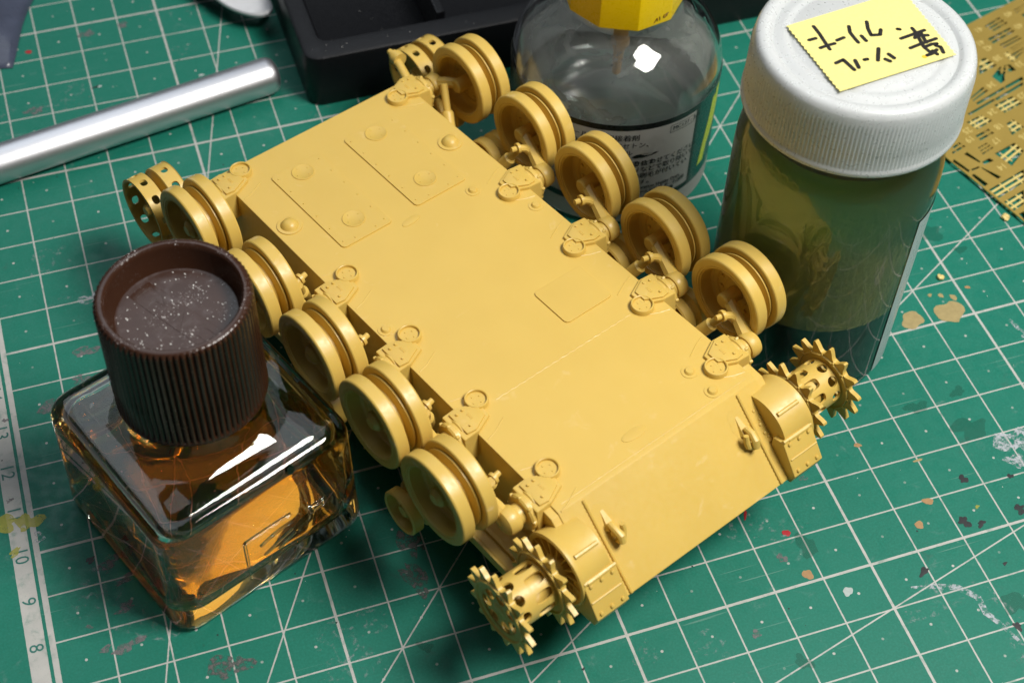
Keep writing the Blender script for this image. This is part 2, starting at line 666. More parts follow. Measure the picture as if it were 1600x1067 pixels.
stain_cols = {'sand': ((0.36, 0.28, 0.12), 1.0, 0.9), 'ochre': ((0.40, 0.23, 0.10), 1.0, 0.85), 'red': ((0.35, 0.006, 0.012), 1.0), 'black': ((0.016, 0.017, 0.02), 0.75, 0.92),
              'white': ((0.50, 0.53, 0.57), 0.40, 0.75), 'pale': ((0.42, 0.48, 0.46), 0.95, 0.85), 'yellow': ((0.42, 0.40, 0.04), 0.75, 0.6), 'mauve': ((0.17, 0.155, 0.16), 0.5, 0.7),
              'grey': ((0.10, 0.10, 0.095), 0.4), 'film': ((0.30, 0.38, 0.38), 0.18, 0.4), 'green': ((0.003, 0.10, 0.06), 0.85, 0.28)}
stain_m = {k: stain_mat('stain_' + k, *v) for k, v in stain_cols.items()}
for x, y, r, k, st, ang in [
        (19.5, 10.2, 0.33, 'sand', 1.05, 0.3), (18.6, 10.23, 0.26, 'sand', 1.0, 0.8), (19.53, 10.67, 0.07, 'sand', 0.8, 0), (19.77, 10.54, 0.10, 'sand', 0.7, 0.6), (20.21, 10.71, 0.06, 'ochre', 0.7, 1.0), (19.3, 10.75, 0.05, 'sand', 1, 0),
        (13.75, 6.13, 0.07, 'red', 1.2, 0), (13.15, 6.75, 0.03, 'red', 3.5, 1.1), (1.75, 24.33, 0.07, 'red', 1.0, 0), (2.0, 15.6, 0.05, 'red', 1.6, 0),
        (17.66, 6.22, 0.10, 'black', 1.2, 0.2), (17.19, 5.32, 0.14, 'black', 1.0, 1.0), (17.49, 5.18, 0.09, 'black', 1.1, 0.4), (18.39, 5.25, 0.12, 'black', 1.2, 0.3), (17.48, 4.24, 0.05, 'black', 1, 0), (17.03, 2.97, 0.10, 'black', 1.0, 0), (15.9, 4.55, 0.08, 'black', 2.0, 0.3), (18.6, 6.0, 0.07, 'black', 1.0, 0), (9.0, 4.6, 0.035, 'black', 1, 0), (11.6, 3.3, 0.03, 'black', 1, 0),
        (16.31, 5.52, 0.08, 'ochre', 1.2, 0.2), (16.73, 5.96, 0.08, 'ochre', 1.3, -0.3), (13.75, 5.16, 0.12, 'ochre', 0.75, 0.2), (13.43, 5.64, 0.09, 'mauve', 1.1, 0),
        (14.32, 4.6, 0.095, 'pale', 1.0, 0), (17.6, 5.55, 0.035, 'yellow', 1.3, 0), (20.7, 9.35, 0.06, 'white', 5.0, -1.2), (20.75, 9.1, 0.05, 'white', 3.0, 0.2), (19.19, 6.69, 0.34, 'white', 1.6, -0.7), (18.9, 6.3, 0.16, 'white', 1.6, -1.0),
        (-0.08, 10.75, 0.20, 'yellow', 1.1, 0), (-0.5, 10.85, 0.17, 'yellow', 1.3, 0), (-0.42, 10.15, 0.06, 'yellow', 2.4, 0.7), (-0.37, 11.35, 0.05, 'mauve', 1.2, 0), (-0.2, 13.3, 0.05, 'mauve', 1.2, 0), (0.05, 10.35, 0.12, 'white', 1.0, 1.0),
        (1.22, 9.38, 0.10, 'mauve', 2.6, 0.25), (0.9, 9.55, 0.07, 'black', 1.8, 0.3), (1.6, 9.0, 0.10, 'mauve', 2.6, 0.25), (1.9, 8.9, 0.12, 'black', 1.2, 0), (1.35, 8.35, 0.09, 'mauve', 2.2, 0.2), (1.26, 7.55, 0.10, 'mauve', 3.0, 0.15), (0.86, 7.6, 0.06, 'mauve', 2, 0.1), (0.65, 8.15, 0.04, 'mauve', 1.5, 0),
        (2.9, 6.6, 0.22, 'grey', 1.8, 0.2), (6.63, 7.3, 0.16, 'grey', 3.2, 1.9), (6.75, 8.1, 0.2, 'grey', 1.8, 1.8), (5.2, 6.6, 0.5, 'film', 1.2, 0.5), (5.0, 5.9, 0.45, 'film', 1.3, 0), (1.0, 8.9, 0.45, 'film', 1.4, 0.2), (1.75, 7.9, 0.35, 'film', 1.8, 0.2),
        (12.9, 7.0, 0.4, 'film', 1.6, -0.6), (13.2, 6.4, 0.35, 'film', 1.5, -0.5), (13.4, 8.1, 0.2, 'white', 1.6, -1.1), (13.9, 6.1, 0.16, 'film', 2.4, 0.3), (15.6, 3.75, 0.14, 'film', 5.0, 0.05), (16.2, 4.1, 0.10, 'film', 5.5, -0.1), (17.0, 3.5, 0.10, 'film', 4.5, -1.1), (16.9, 2.6, 0.16, 'film', 4.0, -1.3),
        (11.4, 4.3, 0.3, 'film', 1.2, 0.4), (10.2, 4.5, 0.2, 'film', 1.6, -1.0), (12.3, 4.3, 0.07, 'mauve', 1.5, 0), (9.7, 5.9, 0.06, 'sand', 1.2, 0.5), (14.6, 7.2, 0.06, 'mauve', 1.2, 0), (16.0, 7.6, 0.08, 'ochre', 0.6, 1.0), (17.0, 6.9, 0.03, 'sand', 4, 0.1),
        (3.2, 24.6, 0.14, 'mauve', 1.2, 0), (2.4, 22.4, 0.4, 'film', 1.8, 0.2), (5.0, 24.9, 0.28, 'film', 1.4, 0), (5.4, 23.3, 0.3, 'film', 0.8, 0.3), (1.6, 22.2, 0.12, 'mauve', 2, 0.4), (4.5, 21.9, 0.10, 'white', 1.8, 0.2), (3.1, 22.6, 0.05, 'black', 1.8, 0.1), (3.2, 22.6, 0.035, 'pale', 1.6, 0.1), (5.6, 22.3, 0.04, 'pale', 1.8, 0.2), (6.2, 24.7, 0.3, 'film', 1.5, 0.2), (4.1, 24.7, 0.10, 'mauve', 1.4, 0),
        (0.7, 22.5, 0.35, 'film', 1.4, 0), (8.1, 20.3, 0.2, 'film', 1.4, 0.2), (2.0, 16.0, 0.2, 'white', 1.4, 0.1), (1.3, 16.1, 0.12, 'film', 3, 0.1), (1.6, 14.6, 0.12, 'mauve', 2.2, 0.2), (1.4, 13.9, 0.10, 'mauve', 1.8, 0.2), (0.9, 13.3, 0.25, 'mauve', 1.5, 0.2), (1.2, 17.3, 0.3, 'film', 2.0, 0.2), (3.9, 18.4, 0.3, 'film', 1.5, 0),
        (20.1, 12.4, 0.25, 'green', 1.4, 0.3), (20.5, 13.6, 0.2, 'green', 1.3, 0), (14.0, 5.75, 0.22, 'green', 1.0, 0), (17.3, 3.4, 0.25, 'green', 1.2, 0), (18.4, 7.3, 0.25, 'green', 1.5, 0.2), (17.6, 8.1, 0.16, 'green', 1.3, 0), (18.6, 8.2, 0.12, 'green', 1.3, 0), (12.9, 3.5, 0.15, 'green', 1, 0), (6.4, 5.9, 0.12, 'green', 1, 0), (20.6, 11.75, 0.12, 'green', 1, 0)]:
    blob(x, y, r * {'black': 0.8, 'sand': 0.92, 'white': 0.9}.get(k, 1.0), st, ang, 0.25 if k in ('sand', 'ochre', 'pale', 'red') else 0.55).build('paint_stain', stain_m[k], cmat, fix=False)


def curl(pts, w, key, z=0.006):
    n = len(pts)
    vs, fs = [], []
    for i, (x, y) in enumerate(pts):
        a, b = pts[max(0, i - 1)], pts[min(n - 1, i + 1)]
        d = Vector((b[0] - a[0], b[1] - a[1])).normalized()
        ww = w * (0.35 + 0.65 * math.sin(math.pi * (i + 0.5) / n))
        vs += [(x - d.y * ww, y + d.x * ww, z), (x + d.y * ww, y - d.x * ww, z)]
        if i:
            fs.append((2 * i - 2, 2 * i - 1, 2 * i + 1, 2 * i))
    return MB().add(vs, fs).build('paint_stain', stain_m[key], cmat, fix=False)


curl([(15.5, 4.3), (15.95, 4.2), (16.35, 4.05), (16.62, 3.75), (16.6, 3.4), (16.75, 3.1), (16.9, 2.7)], 0.07, 'white')
curl([(16.8, 3.1), (16.78, 2.7), (16.7, 2.2), (16.6, 1.8)], 0.10, 'film')

# ------------------------------------------------------------------ model tank, belly up
yaw, pit = math.radians(-69.378), math.radians(-2.967)
X = Vector((math.cos(yaw) * math.cos(pit), math.sin(yaw) * math.cos(pit), -math.sin(pit)))
Y = Vector((-math.sin(yaw), math.cos(yaw), 0))
Z = X.cross(Y)
TM = Matrix(((X.x, Y.x, Z.x, 9.251), (X.y, Y.y, Z.y, 11.534), (X.z, Y.z, Z.z, 3.0), (0, 0, 0, 1)))
tank = empty('model_tank', TM)
tag(tank, 'unpainted tan plastic model tank hull lying belly up with wheels and sprockets', 'model tank')
TAN = M['tan']

# hull tub: side outline (x, z) pushed across the width
prof = [(-5.78, 0.0), (4.99, 0.0), (5.08, -0.012), (6.47, -1.33), (6.25, -1.62), (-5.3, -1.62), (-5.78, -0.35)]
m = MB().prism([(x, z) for x, z in prof], -2.36, 2.36, Matrix(((1, 0, 0, 0), (0, 0, -1, 0), (0, 1, 0, 0), (0, 0, 0, 1))))
hull = m.build('hull', TAN, tank, bevel=0.016)
# upper body, below the tub when it lies like this
up_poly = [(-5.5, -3.12), (5.4, -3.12), (6.2, -2.3), (6.2, 2.3), (5.4, 3.12), (-5.5, 3.12)]
m = loft([([(x * 0.93, y * 0.90) for x, y in up_poly], -2.62), (up_poly, -1.60)])
m.build('upper_body', TAN, tank, bevel=0.05)
m = MB().lathe([(1.62, -2.6), (1.62, -3.02), (1.45, -3.06), (1.3, -3.06), (1.3, -2.6)], 64, T3(0.6, 0, 0))
m.build('turret_ring', TAN, tank)
for s in (-1, 1):
    m = MB().box((0.1, s * 3.16, -1.62), (10.6, 0.05, 0.22))
    m.build('side_lip', TAN, tank, bevel=0.01)
    m = MB().box((0.1, s * 2.86, -1.55), (10.4, 0.09, 0.10))
    m.build('underside_rib', TAN, tank, bevel=0.02)

# belly details
def plate(x0, x1, y0, y1, h, name):
    pts = [(x0 + (x1 - x0) / 2 + px, y0 + (y1 - y0) / 2 + py) for px, py in
           [((x1 - x0) / 2 * sx - sx * 0.07 * (1 - abs(math.cos(0))), 0) for sx in ()] or
           [(a * ((x1 - x0) / 2) + da, b * ((y1 - y0) / 2) + db) for a, b, da, db in
            ((1, 1, 0, -0.08), (1, 1, -0.025, -0.025), (1, 1, -0.08, 0), (-1, 1, 0.08, 0), (-1, 1, 0.025, -0.025), (-1, 1, 0, -0.08),
             (-1, -1, 0, 0.08), (-1, -1, 0.025, 0.025), (-1, -1, 0.08, 0), (1, -1, -0.08, 0), (1, -1, -0.025, 0.025), (1, -1, 0, 0.08))]]
    return MB().prism(pts, -0.05, h).build(name, TAN, tank, bevel=0.010)


def studs(m, pts, z, r=0.022, h=0.016):
    for x, y in pts:
        m.dome((x, y, z), r, h, 8, 2)
    return m


for x0, x1, y0, y1, discs in ((-5.02, -2.40, -1.56, -0.36, ((-4.72, -0.95), (-2.95, -0.93))), (-5.02, -2.44, 0.255, 1.53, ((-4.74, 0.91), (-2.98, 0.88)))):
    p = plate(x0, x1, y0, y1, 0.032, 'access_panel')
    m = MB()
    n = 6
    for k in range(n):
        xx = x0 + 0.16 + (x1 - x0 - 0.32) * k / (n - 1)
        studs(m, [(xx, y0 + 0.10), (xx, y1 - 0.10)], 0.032)
    studs(m, [(x0 + 0.10, (y0 + y1) / 2), (x1 - 0.10, (y0 + y1) / 2 - 0.25), (x1 - 0.10, (y0 + y1) / 2 + 0.25)], 0.032)
    m.build('rivets', TAN, p)
    for dx, dy in discs:
        m = MB().lathe([(0.235, 0.02), (0.235, 0.046), (0.222, 0.050), (0.205, 0.042), (0, 0.044)], 36, T3(dx, dy, 0))
        studs(m, [(dx + 0.15 * math.cos(a), dy + 0.15 * math.sin(a)) for a in (0.5, 1.9, 3.4, 4.9)], 0.043, 0.018, 0.012)
        m.build('inspection_disc', TAN, p)
plate(0.885, 1.885, 0.545, 1.70, 0.030, 'access_panel')
for dx, dy in ((-3.62, -2.02), (-3.55, 1.96)):
    m = MB().lathe([(0.26, -0.02), (0.255, 0.022), (0.225, 0.026), (0.185, 0.022), (0.17, 0.05), (0.13, 0.105), (0.07, 0.135), (0, 0.142)], 32, T3(dx, dy, 0))
    m.build('domed_boss', TAN, tank)
for dx, dy in ((-0.16, -2.17), (4.20, 1.52), (4.80, 1.53), (-0.95, 2.14), (-2.1, 1.43)):
    m = MB().lathe([(0.16, -0.01), (0.155, 0.012), (0.10, 0.014), (0.085, 0.045), (0.07, 0.06), (0, 0.062)], 20, T3(dx, dy, 0))
    m.build('plug', TAN, tank)
for dx, dy, a, r in ((-2.2, -0.06, 0.1, 0.20), (4.62, -0.22, 0.0, 0.24)):
    m = MB().lathe([(r, -0.01), (r - 0.005, 0.010), (r - 0.03, 0.013), (0, 0.012)], 32, T3(dx, dy, 0) @ Matrix.Rotation(a, 4, 'Z') @ Matrix.Diagonal((0.45, 1.15, 1, 1)))
    m.build('oval_plug', TAN, tank)
# seam across the belly between two suspension mounts, and a bead along the front crease
m = MB().tube([(2.46 + 0.03 * math.sin(k * 1.7) * 0.3, -1.62 + 3.25 * k / 60, -0.0015) for k in range(61)], [0.006 + 0.005 * random.random() for _ in range(61)], 6)
m.build('weld_seam', TAN, tank)
m = MB().tube([(4.965, -2.2 + 4.4 * k / 80, -0.001) for k in range(81)], [0.005 + 0.006 * random.random() for _ in range(81)], 6)
m.build('weld_seam', TAN, tank)
sl = Vector((6.47 - 5.10, 0, -1.33 + 0.035)).normalized()
for s in (-1, 1):
    m = MB().tube([Vector((5.12, s * 1.84, -0.035)) + sl * (1.86 * k / 46) for k in range(47)], [0.030 + 0.012 * (k % 2) for k in range(47)], 8)
    m.build('weld_bead', TAN, tank)

# suspension mounts
ringsR = [-5.36, -1.55, 0.475, 2.464, 4.472]
ringsL = [-5.55, -1.756, 0.26, 2.278, 4.274]
wheelsR = [(-4.85, 0.05), (-2.70, 0.10), (-0.70, 0.10), (1.35, 0.05), (3.40, 0.13)]
wheelsL = [(-4.34, 0.47), (-2.20, 0.42), (-0.15, 0.48), (1.75, 0.40), (3.57, 0.10)]

m = MB().lathe([(0.228, -0.01), (0.226, 0.095), (0.216, 0.112), (0.200, 0.116), (0.188, 0.108), (0.182, 0.06), (0, 0.06)], 40)
studs(m, [(0.10 * math.cos(a), 0.10 * math.sin(a)) for a in (0.4, 2.0, 3.5, 5.1)], 0.06, 0.02, 0.016)
ring_me = m.mesh('cap_ring', TAN)


def mount_mesh(s):
    m = MB()
    # block over the axle: flat top just above the belly, narrow end inboard
    lo = [(-0.40, 2.66), (0.40, 2.66), (0.40, 2.34), (0.19, 1.96), (-0.19, 1.96), (-0.40, 2.34)]
    vs = [(x, y, -0.55) for x, y in lo] + [(x * 0.84, y - 0.01, z) for (x, y), z in zip(lo, (0.035, 0.035, 0.075, 0.065, 0.065, 0.075))]
    fs = [tuple(range(5, -1, -1)), tuple(range(6, 12))] + [(i, (i + 1) % 6, 6 + (i + 1) % 6, 6 + i) for i in range(6)]
    m.add(vs, fs)
    return m


def build_mount(x, s):
    m = mount_mesh(s)
    m.xf(T3(x, 0, 0))
    if s < 0:
        m.mirror_y()
    b = m.build('suspension_mount', TAN, tank, bevel=0.025)
    # raised cover plate with bolts and a moulded number
    m = MB()
    pl = [(-0.27, 2.54), (0.27, 2.54), (0.30, 2.36), (0.13, 2.03), (-0.13, 2.03), (-0.30, 2.36)]
    m.add([(px, py, 0.02) for px, py in pl] + [(px, py, 0.105 - 0.10 * max(0, py - 2.36)) for px, py in pl],
          [tuple(range(5, -1, -1)), tuple(range(6, 12))] + [(i, (i + 1) % 6, 6 + (i + 1) % 6, 6 + i) for i in range(6)])
    m.xf(T3(x, 0, 0))
    if s < 0:
        m.mirror_y()
    pl_o = m.build('cover_plate', TAN, b, bevel=0.010)
    m = MB()
    studs(m, [(-0.17, 2.44), (0.17, 2.40), (-0.19, 2.30)], 0.10, 0.030, 0.035)
    for k in range(4):
        m.box((-0.06 + 0.04 * k, 2.27, 0.106), (0.014, 0.05, 0.014))
    m.xf(T3(x, 0, 0))
    if s < 0:
        m.mirror_y()
    m.build('bolts', TAN, b)
    # round flange with rim bolts
    m = MB().lathe([(0.0, 2.40), (0.345, 2.40), (0.36, 2.45), (0.36, 2.56), (0.335, 2.58), (0.335, 2.61), (0.36, 2.63), (0.36, 2.71), (0.33, 2.745), (0.24, 2.75), (0, 2.75)], 36, T3(x, 0, -0.27) @ AX_Y)
    for k in range(8):
        a = 2 * math.pi * k / 8 + 0.2
        m.dome((x + 0.345 * math.cos(a), 2.70, -0.27 + 0.345 * math.sin(a)), 0.042, 0.055, 8, 2, (0.5 * math.cos(a), 1, 0.5 * math.sin(a)))
    if s < 0:
        m.mirror_y()
    m.build('flange', TAN, b)
    # thin seat outline round the mount on the belly
    for sg in ((-1, 1) if x > -4 else (1,)):
        m = MB().tube([(sg * 0.34, 1.78, -0.004), (sg * 0.50, 2.10, -0.004), (sg * 0.56, 2.30, -0.004)], 0.013, 6)
        m.xf(T3(x, 0, 0))
        if s < 0:
            m.mirror_y()
        m.build('seat_line', TAN, b)
    return b


def build_arm(px, pz, wx, wz, s, stub=True):
    m = MB()
    # collar, ball end, tapering arm, hub end
    m.lathe([(0.20, 2.70), (0.20, 2.90), (0.18, 2.92)], 24, T3(px, 0, pz) @ AX_Y)
    m.lathe([(0.0, 2.87), (0.235, 2.87), (0.26, 2.91), (0.26, 3.04), (0.24, 3.11), (0.17, 3.16), (0, 3.18)], 28, T3(px, 0, pz) @ AX_Y)
    n = 11
    path, rad = [], []
    for k in range(n):
        t_ = k / (n - 1)
        path.append((px + (wx - px) * t_, 3.03 + 0.22 * t_ ** 1.5, pz + (wz - pz) * t_ + 0.07 * math.sin(t_ * math.pi)))
        rad.append(0.165 - 0.055 * min(1, t_ * 1.6) + 0.015 * t_)
    m.tube(path, rad, 8, flat=1.0)
    m.lathe([(0.0, 3.10), (0.13, 3.10), (0.155, 3.13), (0.155, 3.50), (0, 3.50)], 24, T3(wx, 0, wz) @ AX_Y)
    if stub:
        mx, mz = px + (wx - px) * 0.55, pz + (wz - pz) * 0.55 + 0.05
        m.tube([(mx, 3.08, mz), (mx - 0.06, 2.98, mz + 0.10), (mx - 0.10, 2.84, mz + 0.16)], [0.11, 0.085, 0.075], 10)
        m.tube([(mx - 0.10, 2.86, mz + 0.16), (mx - 0.11, 2.80, mz + 0.165)], 0.115, 14)
        m.tube([(mx - 0.11, 2.80, mz + 0.165), (mx - 0.13, 2.68, mz + 0.18)], [0.06, 0.055], 10)
    if s < 0:
        m.mirror_y()
    return m.build('swing_arm', TAN, tank)


def build_shock(p0, p1, s):
    a, b = Vector(p0), Vector(p1)
    mid = a.lerp(b, 0.5)
    m = MB().tube([a, mid], 0.085, 14)
    m.tube([mid - (b - a) * 0.04, mid, b], [0.10, 0.135, 0.135], 16)
    if s < 0:
        m.mirror_y()
    return m.build('shock_absorber', TAN, tank)


def wheel_meshes():
    out = {}
    # rim: dish, deep bowls both sides (lathe axis = wheel axis)
    prof = []
    half = [(0.0, 0.05), (0.28, 0.05), (0.30, 0.03), (0.50, 0.03), (0.52, 0.06), (0.60, 0.075), (0.64, 0.11), (0.655, 0.15), (0.668, 0.355), (0.685, 0.368), (0.72, 0.345)]
    back = [(0.72, 0.13), (0.76, 0.105), (0.76, 0.075), (0.66, 0.06), (0.56, 0.04)]
    prof = half + back + [(r, -h) for r, h in reversed(back)] + [(r, -h) for r, h in reversed(half)]
    m = MB().lathe(prof, 64)
    for sg in (-1, 1):
        for k in range(10):
            a = 2 * math.pi * k / 10 + 0.3
            m.dome((0.42 * math.cos(a), 0.42 * math.sin(a), 0.03 * sg), 0.048, 0.045, 8, 2, (0, 0, sg))
    out['rim'] = m.mesh('road_wheel', TAN, angle=26)
    m = MB().lathe([(0.70, 0.125), (0.865, 0.120), (0.888, 0.130), (0.90, 0.148), (0.90, 0.352), (0.888, 0.376), (0.862, 0.390), (0.755, 0.390), (0.748, 0.378), (0.728, 0.378), (0.722, 0.388), (0.70, 0.386), (0.69, 0.36)], 88, closed=True)
    out['tyre'] = m.mesh('tyre', M['tan_worn'], angle=20)
    m = MB().lathe([(0.0, 0.34), (0.11, 0.34), (0.13, 0.31), (0.17, 0.29), (0.195, 0.26), (0.195, 0.13), (0.27, 0.11), (0.28, 0.05)], 10)
    for k in range(5):
        a = 2 * math.pi * k / 5 + 0.2
        m.dome((0.232 * math.cos(a), 0.232 * math.sin(a), 0.10), 0.045, 0.09, 7, 2)
    out['hub'] = m.mesh('hub_cap', TAN)
    return out


WM = wheel_meshes()
FLIP = Matrix.Rotation(math.pi, 4, 'X')


def build_wheel(x, z, s, rot):
    """lathe +Z is turned to point outboard"""
    mt = T3(x, s * 3.54, z) @ (AX_Y if s > 0 else Matrix.Rotation(math.pi / 2, 4, 'X')) @ Matrix.Rotation(rot, 4, 'Z')
    w = obj('road_wheel', WM['rim'], tank, mt=mt)
    obj('tyre', WM['tyre'], w)
    obj('tyre', WM['tyre'], w, mt=FLIP)
    obj('hub_cap', WM['hub'], w)
    return w


for s, rings, wheels in ((1, ringsR, wheelsR), (-1, ringsL, wheelsL)):
    for i, (rx, (wx, wz)) in enumerate(zip(rings, wheels)):
        obj('cap_ring', ring_me, tank, loc=(rx, s * 1.93, 0), mt=None)
        px = rx - 0.19 if s > 0 else rx + 0.25
        if i == 0:
            px = rx - 0.12 if s > 0 else rx + 0.16
        build_mount(px, s)
        build_arm(px, -0.24, wx, wz, s, stub=(i != 0))
        build_wheel(wx, wz, s, random.uniform(0, 6))
for i, (dx0, dz0, dx1, dz1) in {0: (-5.03, 0.12, -4.42, -0.95), 1: (-2.40, 0.1, -2.75, -0.55), 3: (1.66, 0.1, 1.30, -0.55), 4: (3.68, 0.14, 3.32, -0.5)}.items():
    build_shock((dx0, 2.93, dz0), (dx1, 2.62, dz1), 1)
for i, (dx0, dz0, dx1, dz1) in {1: (-1.9, 0.3, -2.3, -0.6), 3: (2.1, 0.3, 1.7, -0.6), 4: (3.95, 0.2, 3.5, -0.6)}.items():
    build_shock((dx0, 2.93, dz0), (dx1, 2.62, dz1), -1)


# plates and drums with holes ------------------------------------------------
def holed(u0, u1, v0, v1, hole, fmap, m, n=28):
    """one patch with a hole; hole=(cu,cv,ru,rv,power); fmap(u,v,side)->point, side 0 outer 1 inner"""
    cu, cv, ru, rv, pw = hole
    inner, outer = [], []
    for k in range(n):
        a = 2 * math.pi * k / n
        c, s_ = math.cos(a), math.sin(a)
        inner.append((cu + ru * math.copysign(abs(c) ** (2 / pw), c), cv + rv * math.copysign(abs(s_) ** (2 / pw), s_)))
        # ray to the rectangle border
        tx = ((u1 - cu) / c if c > 1e-9 else (u0 - cu) / c) if abs(c) > 1e-9 else 1e9
        ty = ((v1 - cv) / s_ if s_ > 1e-9 else (v0 - cv) / s_) if abs(s_) > 1e-9 else 1e9
        # measure the ray in units of the half sizes so that corners are reached
        t_ = min(tx, ty)
        outer.append([cu + c * t_, cv + s_ * t_])
    for (qu, qv) in ((u0, v0), (u0, v1), (u1, v0), (u1, v1)):
        best = min(range(n), key=lambda k: abs(math.atan2(outer[k][1] - cv, outer[k][0] - cu) - math.atan2(qv - cv, qu - cu)))
        outer[best] = [qu, qv]
    vs, fs = [], []
    for side in (0, 1):
        for ring in (outer, [[(o[0] + i[0]) / 2, (o[1] + i[1]) / 2] for o, i in zip(outer, inner)], inner):
            vs += [fmap(p[0], p[1], side) for p in ring]
    for side in (0, 1):
        b = side * 3 * n
        for r in (0, 1):
            for k in range(n):
                k2 = (k + 1) % n
                f = (b + r * n + k, b + r * n + k2, b + (r + 1) * n + k2, b + (r + 1) * n + k)
                fs.append(f if side == 0 else tuple(reversed(f)))
    for k in range(n):
        k2 = (k + 1) % n
        fs.append((2 * n + k, 2 * n + k2, 5 * n + k2, 5 * n + k))
    m.add(vs, fs)


def drum(m, R, th, y0, y1, count, hole_half_u, hole_half_v, pw, cv=None, off=0.0):
    st = 2 * math.pi / count
    for k in range(count):
        u0 = off + k * st
        holed(u0, u0 + st, y0, y1, (u0 + st / 2, (y0 + y1) / 2 if cv is None else cv, hole_half_u / R, hole_half_v, pw),
              lambda u, v, side: ((R - side * th) * math.cos(u), (R - side * th) * math.sin(u), v), m)


def disc_holes(m, r0, r1, z, th, count, hr, off=0.0):
    st = 2 * math.pi / count
    rm = (r0 + r1) / 2
    for k in range(count):
        u0 = off + k * st
        holed(u0, u0 + st, r0, r1, (u0 + st / 2, rm, hr / rm, hr, 2.0),
              lambda u, v, side: (v * math.cos(u), v * math.sin(u), z - side * th), m)


TOOTH = [0.655, 0.665, 0.70, 0.79, 0.865, 0.875, 0.80, 0.71, 0.67]


def toothed(m, z0, z1, r_in, teeth=14):
    n = teeth * len(TOOTH)
    vs, fs = [], []
    for z in (z0, z1):
        for k in range(n):
            a = 2 * math.pi * k / n
            vs.append((r_in * math.cos(a), r_in * math.sin(a), z))
        for k in range(n):
            a = 2 * math.pi * k / n
            r = TOOTH[k % len(TOOTH)]
            vs.append((r * math.cos(a), r * math.sin(a), z))
    for k in range(n):
        k2 = (k + 1) % n
        fs.append((k, k2, n + k2, n + k))
        fs.append((2 * n + k2, 2 * n + k, 3 * n + k, 3 * n + k2))
        fs.append((n + k, n + k2, 3 * n + k2, 3 * n + k))
        fs.append((k2, k, 2 * n + k, 2 * n + k2))
    m.add(vs, fs)


def sprocket_meshes():
    out = {}
    m = MB()
    R = 0.47
    drum(m, R, 0.05, -0.43, 0.08, 9, 0.105, 0.185, 3.4, off=0.1)
    drum(m, R, 0.05, 0.08, 0.46, 9, 0.105, 0.105, 2.0, off=0.1 + math.pi / 9)
    m.lathe([(0.36, -0.43), (0.36, -0.02), (0.30, 0.0), (0.12, 0.0), (0.12, 0.4)], 40)
    out['drum'] = m.mesh('drum', M['tan_worn'], angle=30)
    m = MB()
    toothed(m, -0.045, 0.045, 0.50)
    m.lathe([(0.46, -0.05), (0.58, -0.05), (0.60, -0.075), (0.62, -0.05), (0.62, -0.02)], 48)
    m.lathe([(0.46, 0.05), (0.58, 0.05), (0.60, 0.085), (0.625, 0.085), (0.64, 0.04)], 48)
    for sg in (-1, 1):
        for k in range(14):
            a = 2 * math.pi * (k + 0.02) / 14
            m.dome((0.625 * math.cos(a), 0.625 * math.sin(a), sg * 0.045), 0.030, 0.035, 8, 2, (0, 0, sg))
    out['ring'] = m.mesh('tooth_ring', TAN, angle=40)
    m = MB()
    disc_holes(m, 0.17, 0.52, 0.03, 0.05, 7, 0.12)
    m.lathe([(0.17, 0.03), (0.14, 0.05), (0, 0.05)], 24)
    m.lathe([(0.17, -0.02), (0.13, -0.05), (0, -0.05)], 24)
    out['face'] = m.mesh('holed_face', TAN, angle=40)
    return out


SM = sprocket_meshes()
for s, x, z, rot in ((-1, 5.55, -0.83, 0.2), (1, 5.42, -0.95, 0.45)):
    mt = T3(x, s * 3.54, z) @ (AX_Y if s > 0 else Matrix.Rotation(math.pi / 2, 4, 'X')) @ Matrix.Rotation(rot, 4, 'Z')
    w = obj('drive_sprocket', SM['drum'], tank, mt=mt)
    obj('tooth_ring', SM['ring'], w, loc=(0, 0, 0.46))
    obj('tooth_ring', SM['ring'], w, loc=(0, 0, -0.46))
    obj('holed_face', SM['face'], w, loc=(0, 0, 0.46))

